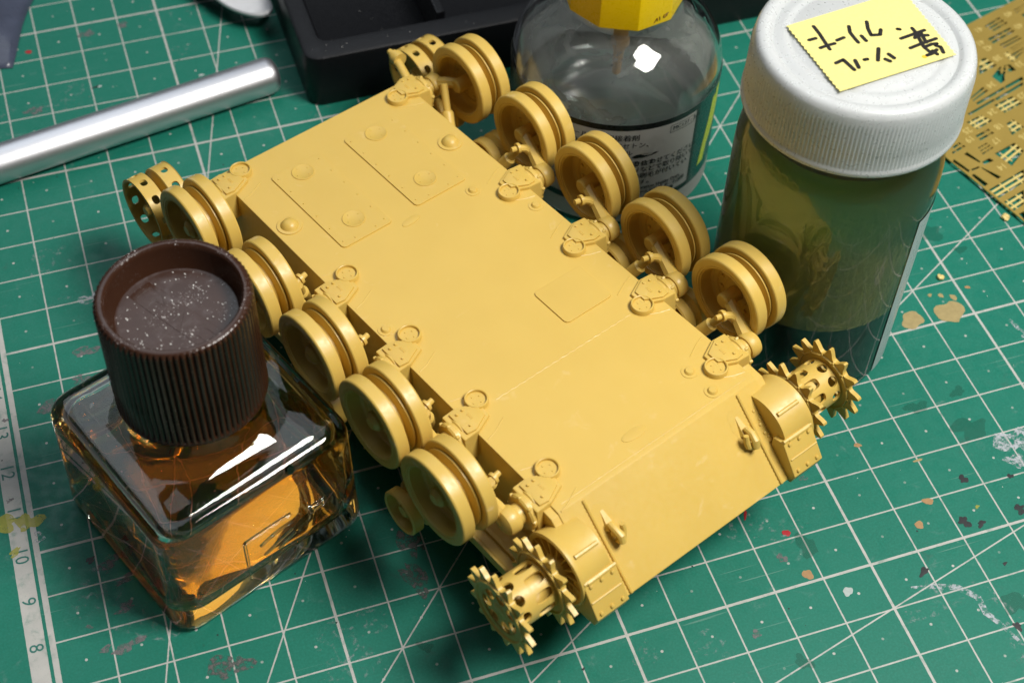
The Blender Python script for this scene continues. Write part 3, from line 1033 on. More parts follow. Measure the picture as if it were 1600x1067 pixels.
# final drive housings at the nose
for s in (-1, 1):
    cxz = (5.52, -0.80)
    m = MB().lathe([(0.0, 2.10), (0.70, 2.10), (0.72, 2.66), (0.74, 2.70), (0.74, 2.78), (0.70, 2.80), (0.64, 2.78), (0.62, 2.66), (0.30, 2.66), (0.28, 2.90), (0, 2.90)], 56, T3(cxz[0], 0, cxz[1]) @ AX_Y)
    if s < 0:
        m.mirror_y()
    fd = m.build('final_drive', TAN, tank)
    m = MB()
    for k in range(16):
        a = 2 * math.pi * k / 16
        mt = T3(cxz[0], 0, cxz[1]) @ AX_Y @ Matrix.Rotation(a, 4, 'Z')
        m.box((0.46, 0, 2.71), (0.36, 0.028, 0.12), mt)
    for k in range(16):
        a = 2 * math.pi * (k + 0.5) / 16
        m.dome((cxz[0] + 0.56 * math.cos(a), 2.67, cxz[1] + 0.56 * math.sin(a)), 0.045, 0.06, 8, 2, (0, 1, 0))
    if s < 0:
        m.mirror_y()
    m.build('cooling_ribs', TAN, fd)
    # ribs on the barrel
    m = MB()
    for a in (62, 20):
        r = math.radians(a)
        m.tube([(cxz[0] + 0.715 * math.cos(r), 2.16, cxz[1] + 0.715 * math.sin(r)), (cxz[0] + 0.725 * math.cos(r), 2.66, cxz[1] + 0.725 * math.sin(r))], 0.045, 8)
    if s < 0:
        m.mirror_y()
    m.build('barrel_rib', TAN, fd)
    # bolted bracket at the nose corner
    m = MB().prism([(5.95, -0.62), (6.20, -0.55), (6.60, -1.16), (6.52, -1.40), (5.9, -1.48)], 2.02, 2.74, Matrix(((1, 0, 0, 0), (0, 0, 1, 0), (0, 1, 0, 0), (0, 0, 0, 1))))
    if s < 0:
        m.mirror_y()
    br = m.build('nose_bracket', TAN, tank, bevel=0.02)
    m = MB()
    d = (Vector((6.60, 0, -1.16)) - Vector((6.20, 0, -0.55)))
    nrm = Vector((-d.z, 0, d.x)).normalized()
    if nrm.x < 0:
        nrm = -nrm
    for t_ in (0.12, 0.88):
        for yy in (2.14, 2.38, 2.62):
            p = Vector((6.20, yy, -0.55)) + d * t_
            m.dome(p, 0.045, 0.045, 8, 2, nrm)
    pr = Vector((6.20, 0, -0.55)) + d * 0.52
    m.tube([pr + Vector((0, 2.06, 0)), pr + Vector((0, 2.72, 0))], 0.022, 6)
    pr = Vector((6.19, 0, -0.545))
    m.tube([pr + Vector((0, 2.03, 0)), pr + Vector((0, 2.73, 0))], 0.040, 8)
    if s < 0:
        m.mirror_y()
    m.build('bolts', TAN, br)
    # side cheek where the tub meets the barrel
    m = MB().prism([(4.72, -0.02), (5.08, -0.05), (5.75, -0.68), (5.3, -1.3), (4.9, -0.9)], 2.30, 2.52, Matrix(((1, 0, 0, 0), (0, 0, 1, 0), (0, 1, 0, 0), (0, 0, 0, 1))))
    if s < 0:
        m.mirror_y()
    m.build('cheek_plate', TAN, tank, bevel=0.02)
    # tow hook: pad, shank and open hook
    c = Vector((5.10, s * 1.62, -0.035)) + sl * 0.62
    nv = Vector((-sl.z, 0, sl.x)).normalized()
    if nv.z < 0:
        nv = -nv
    m = MB()
    bx = Matrix((( sl.x, 0, nv.x, c.x), (sl.y, 1, nv.y, c.y), (sl.z, 0, nv.z, c.z), (0, 0, 0, 1))) @ Matrix.Diagonal((1.05, 1.05, 1.0, 1))
    m.add([(-0.32, -0.02, -0.01), (-0.32, 0.02, -0.01), (0.08, 0.11, -0.01), (0.08, -0.11, -0.01), (0.10, 0.08, 0.085), (0.10, -0.08, 0.085)], [(3, 2, 1, 0), (2, 3, 5, 4), (0, 1, 4, 5), (0, 5, 3), (1, 2, 4)], bx)
    path = [(-0.02, 0.02 * s, 0.10), (0.10, 0.02 * s, 0.20), (0.22, 0.0, 0.24), (0.32, 0.0, 0.18), (0.33, 0, 0.09), (0.27, -0.10 * s, 0.10), (0.16, -0.13 * s, 0.17), (0.06, -0.12 * s, 0.23)]
    m.tube([bx @ Vector(p) for p in path], [0.07, 0.075, 0.08, 0.08, 0.075, 0.07, 0.06, 0.05], 10)
    m.dome(tuple(bx @ Vector((0.15, 0.03 * s, 0.14))), 0.075, 0.10, 12, 3, nv)
    hk = m.build('tow_hook', TAN, tank)
    m = MB().add([tuple(bx @ Vector(p)) for p in [(-0.42, -0.10, 0.004), (-0.30, -0.19, 0.004), (-0.08, -0.20, 0.004), (0.10, -0.14, 0.004), (0.12, 0.10, 0.004), (-0.12, 0.16, 0.004), (-0.36, 0.10, 0.004)]], [tuple(range(7))])
    m.build('glue_mark', M['tan'], hk, fix=False)

# glue blisters on the right nose joint
m = MB()
for k in range(24):
    p = Vector((5.10, 2.02 + random.uniform(-0.05, 0.12) + 0.10 * (k % 2), -0.03)) + sl * (0.45 + 1.1 * k / 24)
    m.dome(p, random.uniform(0.02, 0.045), random.uniform(0.015, 0.035), 8, 2, (0.68, 0, 0.73))
m.build('glue_blisters', TAN, tank)


def idler_meshes():
    m = MB()
    drum(m, 0.75, 0.055, 0.09, 0.42, 10, 0.095, 0.075, 2.6)
    drum(m, 0.75, 0.055, -0.42, -0.09, 10, 0.095, 0.075, 2.6, off=0.1)
    for sg in (-1, 1):
        m.lathe([(0.695, 0.09 * sg), (0.55, 0.06 * sg), (0.2, 0.03 * sg)], 48)
        m.lathe([(0.75, 0.42 * sg), (0.765, 0.435 * sg), (0.72, 0.44 * sg), (0.695, 0.42 * sg)], 48)
        m.lathe([(0.75, 0.09 * sg), (0.72, 0.075 * sg), (0.695, 0.09 * sg)], 48)
    a = m.mesh('idler_wheel', TAN, angle=40)
    m = MB().lathe([(0.0, 0.36), (0.11, 0.36), (0.14, 0.32), (0.14, 0.24), (0.20, 0.22), (0.22, 0.05), (0.22, -0.3), (0, -0.3)], 8)
    for k in range(6):
        t_ = 2 * math.pi * k / 6
        m.dome((0.34 * math.cos(t_), 0.34 * math.sin(t_), 0.045), 0.05, 0.05, 8, 2)
    return a, m.mesh('hub_cap', TAN)


IM = idler_meshes()
for s, x, z in ((1, -6.6, -0.90), (-1, -5.72, -0.06)):
    if s < 0:
        x, z = -6.15, -0.35
    mt = T3(x, s * 3.54, z) @ (AX_Y if s > 0 else Matrix.Rotation(math.pi / 2, 4, 'X'))
    w = obj('idler_wheel', IM[0], tank, mt=mt)
    obj('hub_cap', IM[1], w)
    # idler arm with its adjusting bolt
    m = MB()
    hx, hz = (-5.45, -0.2)
    m.tube([(hx, 2.86, hz), ((hx + x) / 2, 2.98, (hz + z) / 2 - 0.05), (x, 3.10, z)], [0.15, 0.13, 0.16], 12)
    m.lathe([(0, 2.96), (0.17, 2.96), (0.17, 3.4), (0, 3.4)], 20, T3(x, 0, z) @ AX_Y)
    if s < 0:
        m.mirror_y()
    m.build('idler_arm', TAN, tank)
m = MB().tube([(-5.9, 2.62, -0.25), (-6.35, 2.72, -0.12), (-6.62, 2.76, -0.06)], [0.11, 0.10, 0.10], 12)
m.tube([(-6.45, 2.80, -0.06), (-6.62, 2.80, -0.06)], 0.17, 16)
m.tube([(-6.62, 2.80, -0.06), (-6.72, 2.80, -0.06)], 0.12, 16)
m.tube([(-6.72, 2.80, -0.06), (-6.85, 2.80, -0.06)], 0.07, 12)
m.build('adjuster_link', TAN, tank)

m = MB()
m.lathe([(0.0, 0.05), (0.30, 0.05), (0.36, 0.10), (0.39, 0.28), (0.43, 0.30), (0.46, 0.27), (0.46, 0.08), (0.40, 0.05), (0.36, 0.0), (0.40, -0.05), (0.46, -0.08), (0.46, -0.27), (0.43, -0.30), (0.39, -0.28), (0.36, -0.1), (0, -0.05)], 40)
m.lathe([(0.0, 0.22), (0.12, 0.22), (0.15, 0.18), (0.15, 0.0)], 8)
m.lathe([(0.10, -0.75), (0.10, 0.0)], 14)
roller_me = m.mesh('return_roller', TAN)
for s, x in ((1, -5.35), (1, -3.55), (1, 0.55), (1, 2.45), (-1, -3.3), (-1, -0.2), (-1, 2.68)):
    mt = T3(x, s * (3.1 if s > 0 else 3.75), -0.98 if s > 0 else -1.15) @ (AX_Y if s > 0 else Matrix.Rotation(math.pi / 2, 4, 'X'))
    obj('return_roller', roller_me, tank, mt=mt)

# ------------------------------------------------------------------ square glass bottle with amber liquid
bt = empty('glass_bottle', T3(3.41, 10.04, 0.01) @ Matrix.Rotation(math.radians(22), 4, 'Z'))
tag(bt, 'square glass bottle of amber liquid with ribbed dark brown cap', 'bottle')
A = 2.03
outer = [(A - 0.22, 0.42, 0.0), (A - 0.03, 0.42, 0.03), (A + 0.05, 0.42, 0.12), (A + 0.07, 0.42, 0.25), (A + 0.055, 0.42, 0.5), (A + 0.03, 0.42, 1.4), (A, 0.42, 2.72), (A - 0.015, 0.42, 2.82), (A - 0.05, 0.42, 2.905), (A - 0.11, 0.42, 2.965), (A - 0.19, 0.43, 3.0), (A - 0.30, 0.44, 3.018),
         (A - 0.52, 0.50, 3.03), (1.36, 0.75, 3.045), (1.24, 1.1, 3.12), (1.16, 1.16, 3.32), (1.10, 1.10, 3.6), (1.06, 1.06, 4.6)]
inner = [(0.94, 0.94, 4.6), (0.94, 0.94, 3.6), (0.98, 0.98, 3.36), (1.12, 1.0, 3.10), (1.32, 0.7, 2.96), (A - 0.52, 0.5, 2.90), (A - 0.34, 0.42, 2.87), (A - 0.23, 0.36, 2.80), (A - 0.20, 0.34, 2.70), (A - 0.20, 0.34, 1.4), (A - 0.21, 0.34, 0.55), (A - 0.30, 0.34, 0.42), (A - 0.6, 0.34, 0.36)]
m = loft([(rsq(a, c), z) for a, c, z in outer] + [(rsq(a, c), z) for a, c, z in inner], True, True)
body = m.build('glass_body', M['glass'], bt, angle=50)
LQ = 2.66
liq = [(A - 0.6, 0.34, 0.352), (A - 0.29, 0.34, 0.412), (A - 0.20, 0.34, 0.545), (A - 0.192, 0.34, 1.4), (A - 0.192, 0.36, LQ - 0.02), (A - 0.20, 0.36, LQ), (A - 0.4, 0.3, LQ - 0.012)]
m = loft([(rsq(a, c), z) for a, c, z in liq], True, True)
m.build('amber_liquid', M['amber'], bt, angle=50)
# moulded mark on the front face: a frame corner and strokes standing proud of the glass
m = MB()
for (x0, z0), (x1, z1) in [((-0.55, 1.75), (0.45, 1.75)), ((-0.55, 1.75), (-0.55, 0.55)), ((-0.25, 1.35), (0.05, 1.45)), ((-0.2, 1.0), (0.45, 1.25)), ((0.0, 1.45), (0.45, 1.5)), ((0.1, 0.9), (0.5, 1.1)), ((-0.15, 0.65), (0.35, 0.75)), ((0.85, 1.55), (1.15, 1.55)), ((0.85, 1.55), (0.9, 1.35)), ((0.9, 1.35), (1.15, 1.4)), ((1.15, 1.55), (1.15, 1.4))]:
    m.tube([(x0, -A - 0.036, z0), ((x0 + x1) / 2, -A - 0.04, (z0 + z1) / 2 + 0.015), (x1, -A - 0.036, z1)], 0.035, 8)
m.build('moulded_mark', M['glass'], body)
m = MB()
m.lathe([(0.09, -0.02), (0.09, 0.01), (0.06, 0.04), (0, 0.045)], 16, T3(0.62, -A + 0.09, 2.84) @ Matrix.Rotation(math.radians(48), 4, 'X'))
m.build('moulded_dot', M['glass'], body)
# cap
CZ0, CZ1, CR = 3.78, 6.22, 1.30
NR = 76


def ribs(r, h, a):
    if r > 1.235 and CZ0 + 0.12 < h < CZ1 - 0.05:
        ph = (a * NR / (2 * math.pi)) % 1.0
        return r - 0.022 + 0.055 * abs(math.sin(ph * math.pi)) ** 0.8
    return r


m = MB().lathe([(1.08, CZ0 + 0.05), (1.10, CZ0), (1.31, CZ0), (1.335, CZ0 + 0.03), (1.335, CZ0 + 0.10), (1.30, CZ0 + 0.14), (1.295, 4.6), (1.28, 5.6), (1.275, CZ1 - 0.12), (1.27, CZ1 - 0.06), (1.262, CZ1 - 0.02), (1.235, CZ1),
                 (1.16, CZ1), (1.125, CZ1 - 0.03), (1.11, CZ1 - 0.10), (1.04, CZ1 - 0.46), (1.02, CZ1 - 0.495), (0.97, CZ1 - 0.51), (0.5, CZ1 - 0.52), (0, CZ1 - 0.52)], NR * 5, rmod=ribs)
cap = m.build('cap', M['brown'], bt, angle=38)
cap.location = Vector((0.03, 0.02, 0)) * S
m = MB()
mt = Matrix.Rotation(math.radians(-78), 4, 'Z')
m.prism([(-0.92, -0.23), (0.92, -0.23), (0.92, 0.23), (-0.92, 0.23)], CZ1 - 0.54, CZ1 - 0.511, mt)
bar = m.build('raised_band', M['brown'], cap, bevel=0.006)
m = MB()
for k, segs in enumerate(([(-0.1, -.15, -0.1, .15), (-0.1, .15, .1, .15)], [(-.1, -.15, -.1, .15), (-.1, .15, .1, .02), (-.1, 0, .1, 0)], [(-.08, -.15, .02, .15), (.02, .15, .1, -.15)], [(-.1, -.15, -.1, .15), (-.1, .15, .1, -.15), (.1, -.15, .1, .15)], [(-.1, -.15, .1, .15)], [(-.1, .1, .1, .1), (-.1, -.1, .1, -.1)])):
    for x0, y0, x1, y1 in segs:
        cx = -0.68 + k * 0.27
        m.tube([mt @ Vector((cx + x0, y0, CZ1 - 0.5155)), mt @ Vector((cx + x1, y1, CZ1 - 0.5155))], 0.007, 6)
m.build('embossed_lettering', M['brown_dark'], bar)
m = MB()
for k in range(150):
    a, r = random.uniform(0, 6.283), 1.0 * math.sqrt(random.random())
    if random.random() < 0.5:
        r = random.uniform(0.75, 1.0)
    q = random.uniform(0.006, 0.016)
    m.box((r * math.cos(a), r * math.sin(a), CZ1 - 0.517), (q, q * random.uniform(0.6, 3), q), None)
d = m.build('dust_specks', M['dust'], cap, fix=False)
d['kind'] = 'stuff'

# ------------------------------------------------------------------ round jar with frosted lid
jr = empty('glass_jar', T3(16.02, 10.79, 0.01))
tag(jr, 'tall round glass jar of murky olive liquid under a frosted white screw lid', 'jar')
R = 1.96
m = MB().lathe([(0, 0.10), (1.5, 0.10), (1.6, 0.02), (1.75, 0.0), (1.88, 0.04), (1.94, 0.14), (R, 0.30), (R, 5.15), (1.945, 5.5), (1.90, 5.8), (1.80, 6.1), (1.70, 6.3), (1.62, 6.45), (1.62, 7.3),
                (1.50, 7.3), (1.50, 6.42), (1.58, 6.22), (1.68, 6.02), (1.77, 5.76), (1.81, 5.5), (1.825, 5.1), (1.825, 0.45), (1.74, 0.30), (1.5, 0.26), (0, 0.28)], 96)
m.build('glass_body', M['glass_clear'], jr, angle=45)
m = MB().lathe([(0, 2.2), (1.829, 2.2), (1.829, 5.1), (1.814, 5.5), (1.774, 5.76), (1.684, 6.02), (1.63, 6.12), (1.4, 6.105), (0, 6.105)], 96)
m.build('olive_liquid', M['olive'], jr, angle=45)
m = MB().lathe([(0, 0.276), (1.5, 0.256), (1.742, 0.297), (1.829, 0.447), (1.829, 2.198), (0, 2.198)], 96)
m.build('dark_lower_layer', M['lower_layer'], jr, angle=45)
LZ0, LZ1 = 6.55, 7.98


def fine_ribs(r, h, a):
    if r > 1.93 and LZ0 + 0.16 < h < LZ1 - 0.28:
        return r + 0.012 * math.sin(a * 170)
    return r


m = MB().lathe([(1.86, LZ0 + 0.03), (1.90, LZ0), (2.005, LZ0), (2.02, LZ0 + 0.03), (2.02, LZ0 + 0.10), (2.0, LZ0 + 0.14), (1.995, LZ0 + 0.17), (1.985, 7.0), (1.975, LZ1 - 0.32), (1.965, LZ1 - 0.27), (1.955, LZ1 - 0.16), (1.92, LZ1 - 0.06), (1.86, LZ1 - 0.01),
                 (1.78, LZ1), (1.70, LZ1 - 0.012), (1.665, LZ1 - 0.05), (1.62, LZ1 - 0.085), (1.55, LZ1 - 0.075), (1.48, LZ1 - 0.04), (1.40, LZ1 - 0.035), (1.36, LZ1 - 0.055), (1.30, LZ1 - 0.055), (1.27, LZ1 - 0.035), (0, LZ1 - 0.03),
                 ], 510, rmod=fine_ribs)
m.lathe([(1.86, LZ0 + 0.03), (1.86, LZ1 - 0.2), (1.78, LZ1 - 0.14), (1.5, LZ1 - 0.16), (0, LZ1 - 0.13)], 96)
lid = m.build('lid', M['lid'], jr, angle=40)
m = MB()
N_ = 28
vs, fs = [], []
for k in range(N_ + 1):
    a = math.radians(299 + 90 * k / N_)
    vs += [((R + 0.012) * math.cos(a), (R + 0.012) * math.sin(a), 0.25), ((R + 0.012) * math.cos(a), (R + 0.012) * math.sin(a), 4.75)]
    if k:
        fs.append((2 * k - 2, 2 * k, 2 * k + 1, 2 * k - 1))
m.add(vs, fs)
m.build('side_label', M['label_pale'], jr, fix=False)

# tape with zig-zag torn ends
tp = [(-1.223, 0.697), (-1.066, -1.117), (1.292, -0.843), (1.202, 0.987)]


def zig(a, b, n, amp):
    a, b = Vector(a), Vector(b)
    d = (b - a)
    nn = Vector((-d.y, d.x)).normalized()
    return [tuple(a + d * (k / n) + nn * (amp * (1 if k % 2 else -1) * random.uniform(0.6, 1))) for k in range(n)]


poly = zig(tp[0], tp[1], 34, 0.018) + [tp[1]] + zig(tp[2], tp[3], 34, 0.018) + [tp[3]]
m = MB().prism(poly, LZ1 + 0.004, LZ1 + 0.014)
tape = m.build('masking_tape', M['tape'], jr, fix=True)
ink = [[(-0.773, 0.547), (-0.759, 0.324), (-0.764, 0.109), (-0.763, -0.09)], [(-1.007, 0.234), (-0.873, 0.244)], [(-0.907, -0.011), (-0.756, 0.015), (-0.611, 0.024)], [(-0.537, 0.088), (-0.391, 0.121)], [(-0.173, 0.368), (-0.227, 0.212), (-0.218, 0.054), (-0.205, -0.073)], [(-0.074, 0.073), (-0.053, -0.073)], [(0.186, 0.387), (0.124, 0.217), (0.1, 0.037), (0.258, 0.005), (0.329, 0.124)], [(0.622, 0.053), (0.658, 0.036)], [(0.882, 0.0), (0.89, -0.153), (0.868, -0.301), (0.846, -0.51), (0.889, -0.676)], [(0.562, -0.194), (0.765, -0.162), (1.066, -0.111)], [(0.605, -0.469), (0.85, -0.419), (1.16, -0.373)], [(0.853, -0.204), (1.06, -0.25)], [(0.971, -0.145), (0.94, -0.415)], [(0.865, -0.516), (1.013, -0.484), (1.105, -0.496)], [(1.068, -0.546), (1.129, -0.595), (1.106, -0.741)], [(0.798, -0.725), (0.904, -0.711), (1.028, -0.642)], [(0.948, -0.648), (0.981, -0.75)], [(0.924, -0.131), (0.806, -0.252)], [(-0.819, -0.452), (-0.66, -0.41), (-0.624, -0.556), (-0.589, -0.701)], [(-0.47, -0.482), (-0.489, -0.671)], [(-0.305, -0.516), (-0.252, -0.517)], [(0.061, -0.322), (-0.087, -0.596)], [(0.048, -0.607), (0.108, -0.679)], [(0.164, -0.505), (0.211, -0.625)]]
m = MB()
for i, st in enumerate(ink):
    z = LZ1 + 0.0155 + 0.0004 * i
    pts = []
    for (x0, y0), (x1, y1) in zip(st, st[1:]):
        for k in range(5):
            pts.append((x0 + (x1 - x0) * k / 5, y0 + (y1 - y0) * k / 5))
    pts.append(st[-1])
    a, b = Vector(pts[0]), Vector(pts[1])
    w = 0.036
    for k, p in enumerate(pts):
        q = Vector(pts[min(k + 1, len(pts) - 1)]) - Vector(pts[max(0, k - 1)])
        m.add([(p[0] + w * math.cos(t_ * math.pi / 6) * random.uniform(0.9, 1.08), p[1] + w * math.sin(t_ * math.pi / 6), z) for t_ in range(12)], [tuple(range(12))])
        if k:
            pv = Vector(pts[k - 1])
            dd = (Vector(p) - pv).normalized()
            nn = Vector((-dd.y, dd.x)) * w
            m.add([(pv.x + nn.x, pv.y + nn.y, z + 0.0002), (pv.x - nn.x, pv.y - nn.y, z + 0.0002), (p[0] - nn.x, p[1] - nn.y, z + 0.0002), (p[0] + nn.x, p[1] + nn.y, z + 0.0002)], [(0, 1, 2, 3)])
m.build('handwriting', M['ink'], tape, fix=False)
m = blob(0.735, -0.74, 0.045, 1, 0, 0.1, 14, LZ1 + 0.016)
m.build('orange_spot', simple('orange_spot', (0.78, 0.42, 0.02), 0.5), tape, fix=False)

# ------------------------------------------------------------------ cement bottle with yellow cap
cb = empty('cement_bottle', T3(14.08, 16.93, 0.01))
tag(cb, 'round clear glue bottle with white printed label and yellow faceted cap', 'bottle')
R = 2.31
m = MB().lathe([(0, 0.12), (1.6, 0.10), (1.75, 0.02), (1.95, 0.0), (2.18, 0.06), (2.27, 0.18), (R, 0.40), (R, 3.05), (2.29, 3.25), (2.23, 3.5), (2.10, 3.76), (1.88, 4.0), (1.60, 4.2), (1.35, 4.36), (1.22, 4.5), (1.18, 4.65), (1.18, 5.4),
                (1.05, 5.4), (1.05, 4.62), (1.10, 4.46), (1.24, 4.30), (1.5, 4.10), (1.78, 3.88), (1.98, 3.64), (2.10, 3.42), (2.16, 3.15), (2.17, 3.0), (2.17, 0.55), (2.0, 0.36), (1.7, 0.30), (0, 0.34)], 96)
m.build('glass_body', M['glass_clear'], cb, angle=45)
m = MB().lathe([(0, 0.336), (1.7, 0.296), (2.002, 0.356), (2.174, 0.548), (2.174, 1.98), (2.16, 2.0), (1.9, 1.985), (0, 1.985)], 96)
m.build('clear_liquid', M['clear_liquid'], cb, angle=45)


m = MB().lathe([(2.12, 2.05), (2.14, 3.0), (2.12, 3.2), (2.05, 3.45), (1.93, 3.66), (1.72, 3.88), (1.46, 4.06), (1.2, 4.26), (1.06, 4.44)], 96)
m.build('added_haze_film', M['film_haze'], cb)  # haze shell added inside the glass to brighten it
m = MB().lathe([(2.05, 0.8), (2.05, 1.9)], 64)


def wrap(a0, a1, z0, z1, r, name, mat, parent, n=None):
    n = n or max(4, int((a1 - a0) / 2))
    vs, fs = [], []
    for k in range(n + 1):
        a = math.radians(a0 + (a1 - a0) * k / n)
        vs += [(r * math.cos(a), r * math.sin(a), z0), (r * math.cos(a), r * math.sin(a), z1)]
        if k:
            fs.append((2 * k - 2, 2 * k, 2 * k + 1, 2 * k - 1))
    return MB().add(vs, fs).build(name, mat, parent, fix=False)


lab = wrap(60, 420, 0.14, 3.06, R + 0.004, 'label', M['paper'], cb)  # paper reaches below the border, painting the pale refraction in the glass base
for a0, a1, z0, z1 in ((204, 300, 2.90, 3.06), (204, 300, 0.62, 0.78), (204, 207.5, 0.78, 2.90), (297.5, 300, 0.78, 2.90)):
    wrap(a0, a1, z0, z1, R + 0.008, 'black_border', M['label_black'], lab)
wrap(150, 204, 0.62, 3.06, R + 0.008, 'black_panel', M['label_black'], lab)
wrap(300, 352, 0.62, 3.06, R + 0.008, 'green_panel', M['label_green'], lab)
# lime brush-stroke letter on the green panel
m = MB()
for pts, w in ((((318, 2.75), (316, 2.2), (312, 1.5), (309.5, 0.95)), 0.13), (((311, 1.35), (318, 1.75), (322, 2.3)), 0.12), (((322, 2.9), (322, 2.3)), 0.12)):
    n = len(pts)
    for k in range(n - 1):
        (a0, z0), (a1, z1) = pts[k], pts[k + 1]
        for q in range(5):
            b0, b1 = q / 5, (q + 1) / 5
            vv = []
            for b_, sg in ((b0, -1), (b0, 1), (b1, 1), (b1, -1)):
                a = math.radians(a0 + (a1 - a0) * b_) + sg * w / R
                z = z0 + (z1 - z0) * b_
                vv.append(((R + 0.012) * math.cos(a), (R + 0.012) * math.sin(a), z))
            m.add(vv, [(0, 1, 2, 3)])
m.build('lime_lettering', M['label_lime'], lab, fix=False)


def wrap_text(s, size, a_deg, z, mat, r=None, spacing=1.0, bold=0.0):
    r = r or R + 0.012
    vs, fs = text_shape(s, size, spacing)
    m = MB()
    m.add([(r * math.cos(math.radians(a_deg) + x / r), r * math.sin(math.radians(a_deg) + x / r), z + y) for x, y, _ in vs], fs)
    if bold:
        m.add([(r * math.cos(math.radians(a_deg) + (x + bold) / r), r * math.sin(math.radians(a_deg) + (x + bold) / r), z + y) for x, y, _ in vs], fs)
    return m.build('lettering', mat, lab, fix=False)


B_ = M['label_black']
for s_, size, a_, z_, b in [
        ('スチロール樹脂用接着剤', 0.185, 212, 2.62, 0.008), ('成分: 酢酸ブチル、アセトン、', 0.175, 212, 2.40, 0.004), ('酢酸イソブチル', 0.175, 229, 2.19, 0.004),
        ('貼り合わせる面の両方に塗りす', 0.175, 212, 1.85, 0.004), ('ぐにはり合わせてください。', 0.175, 247, 1.85, 0.004), ('紙ヤスリなどで取り除いて', 0.175, 247, 1.66, 0.004), ('タイプの刷毛が付いてい', 0.175, 247, 1.47, 0.004), ('効果的です。', 0.175, 247, 1.28, 0.004),
        ('GSI Creos Corporation Hobby Dept.', 0.125, 244, 1.12, 0.006), ('Tokyo, 102-0074 Japan', 0.105, 244, 1.00, 0.006), ('火気厳禁 第一石油類', 0.115, 268, 0.98, 0.004), ('注意', 0.15, 212, 1.15, 0.006)]:
    wrap_text(s_, size, a_, z_, B_, bold=b)
wrap_text('MC127 : 260', 0.15, 281, 2.68, B_, bold=0.006)
for a0, a1, z0, z1 in ((279.5, 296, 2.82, 2.832), (279.5, 296, 2.62, 2.632), (279.5, 279.8, 2.62, 2.832), (295.7, 296, 2.62, 2.832), (266, 294, 0.94, 0.948), (266, 294, 1.09, 1.096)):
    wrap(a0, a1, z0, z1, R + 0.012, 'printed_rule', B_, lab)
m = MB()
m.add([((R + 0.012) * math.cos(math.radians(266) + (x / R)), (R + 0.012) * math.sin(math.radians(266) + (x / R)), 2.14 + y) for x, y in
       [(-0.30, -0.02), (-0.18, 0.045), (0.05, 0.055), (0.33, 0.03), (0.18, -0.02), (-0.05, -0.06), (-0.22, -0.06)]], [tuple(range(7))])
m.build('black_blot', B_, lab, fix=False)
m = MB()
m.add([((R + 0.012) * math.cos(math.radians(285) + 0.08 * math.cos(t_) / R), (R + 0.012) * math.sin(math.radians(285) + 0.08 * math.cos(t_) / R), 0.87 + 0.06 * math.sin(t_)) for t_ in [k * math.pi / 8 for k in range(16)]], [tuple(range(16))])
m.build('recycling_mark', B_, lab, fix=False)
wrap_text('Mr.', 0.5, 189, 2.2, M['label_white'], bold=0.02)
wrap_text('CEMENT', 0.25, 186, 1.6, M['label_white'], bold=0.01)
# cap: ten-sided prism
pts = lambda r: [(r * math.cos(2 * math.pi * (k + 0.30) / 10), r * math.sin(2 * math.pi * (k + 0.30) / 10)) for k in range(10)]
m = loft([(pts(1.26), 4.70), (pts(1.30), 4.72), (pts(1.27), 6.4), (pts(1.18), 6.5)])
ycap = m.build('cap', M['yellow_cap'], cb, bevel=0.03, angle=20)
m = MB().lathe([(0.16, 5.0), (0.16, 3.75), (0.20, 3.72), (0.20, 3.45), (0.13, 3.3), (0.10, 2.6), (0, 2.6)], 16, T3(-0.05, -0.1, 0) @ Matrix.Rotation(0.03, 4, 'X'))
m.build('brush_stem', M['brush'], cb)
# small hand-written mark low on the cap
m = MB()
fa = math.radians(36 * 7 + 36 * 0.30 + 18)
ap = 1.30 * math.cos(math.pi / 10) + 0.002
fn, ft = Vector((math.cos(fa), math.sin(fa), 0)), Vector((-math.sin(fa), math.cos(fa), 0))
for x0, z0, x1, z1 in ((-0.02, 4.80, 0.05, 4.90), (0.05, 4.90, 0.06, 4.82), (0.12, 4.82, 0.11, 4.92), (0.20, 4.86, 0.22, 4.93), (0.22, 4.85, 0.30, 4.90), (0.25, 4.92, 0.32, 4.95)):
    p0, p1 = fn * ap + ft * x0 + Vector((0, 0, z0)), fn * ap + ft * x1 + Vector((0, 0, z1))
    m.tube([p0, p1], 0.010, 6)
m.build('pen_mark', M['ink_red'], ycap)

# ------------------------------------------------------------------ brass photo-etched sheet
pe_ang = math.radians(17.2)
pe_o = Vector((20.70, 17.34))
ca, sa = math.cos(pe_ang), math.sin(pe_ang)


def pel(p):
    d = Vector(p) - pe_o
    return (d.x * ca + d.y * sa, -d.x * sa + d.y * ca)


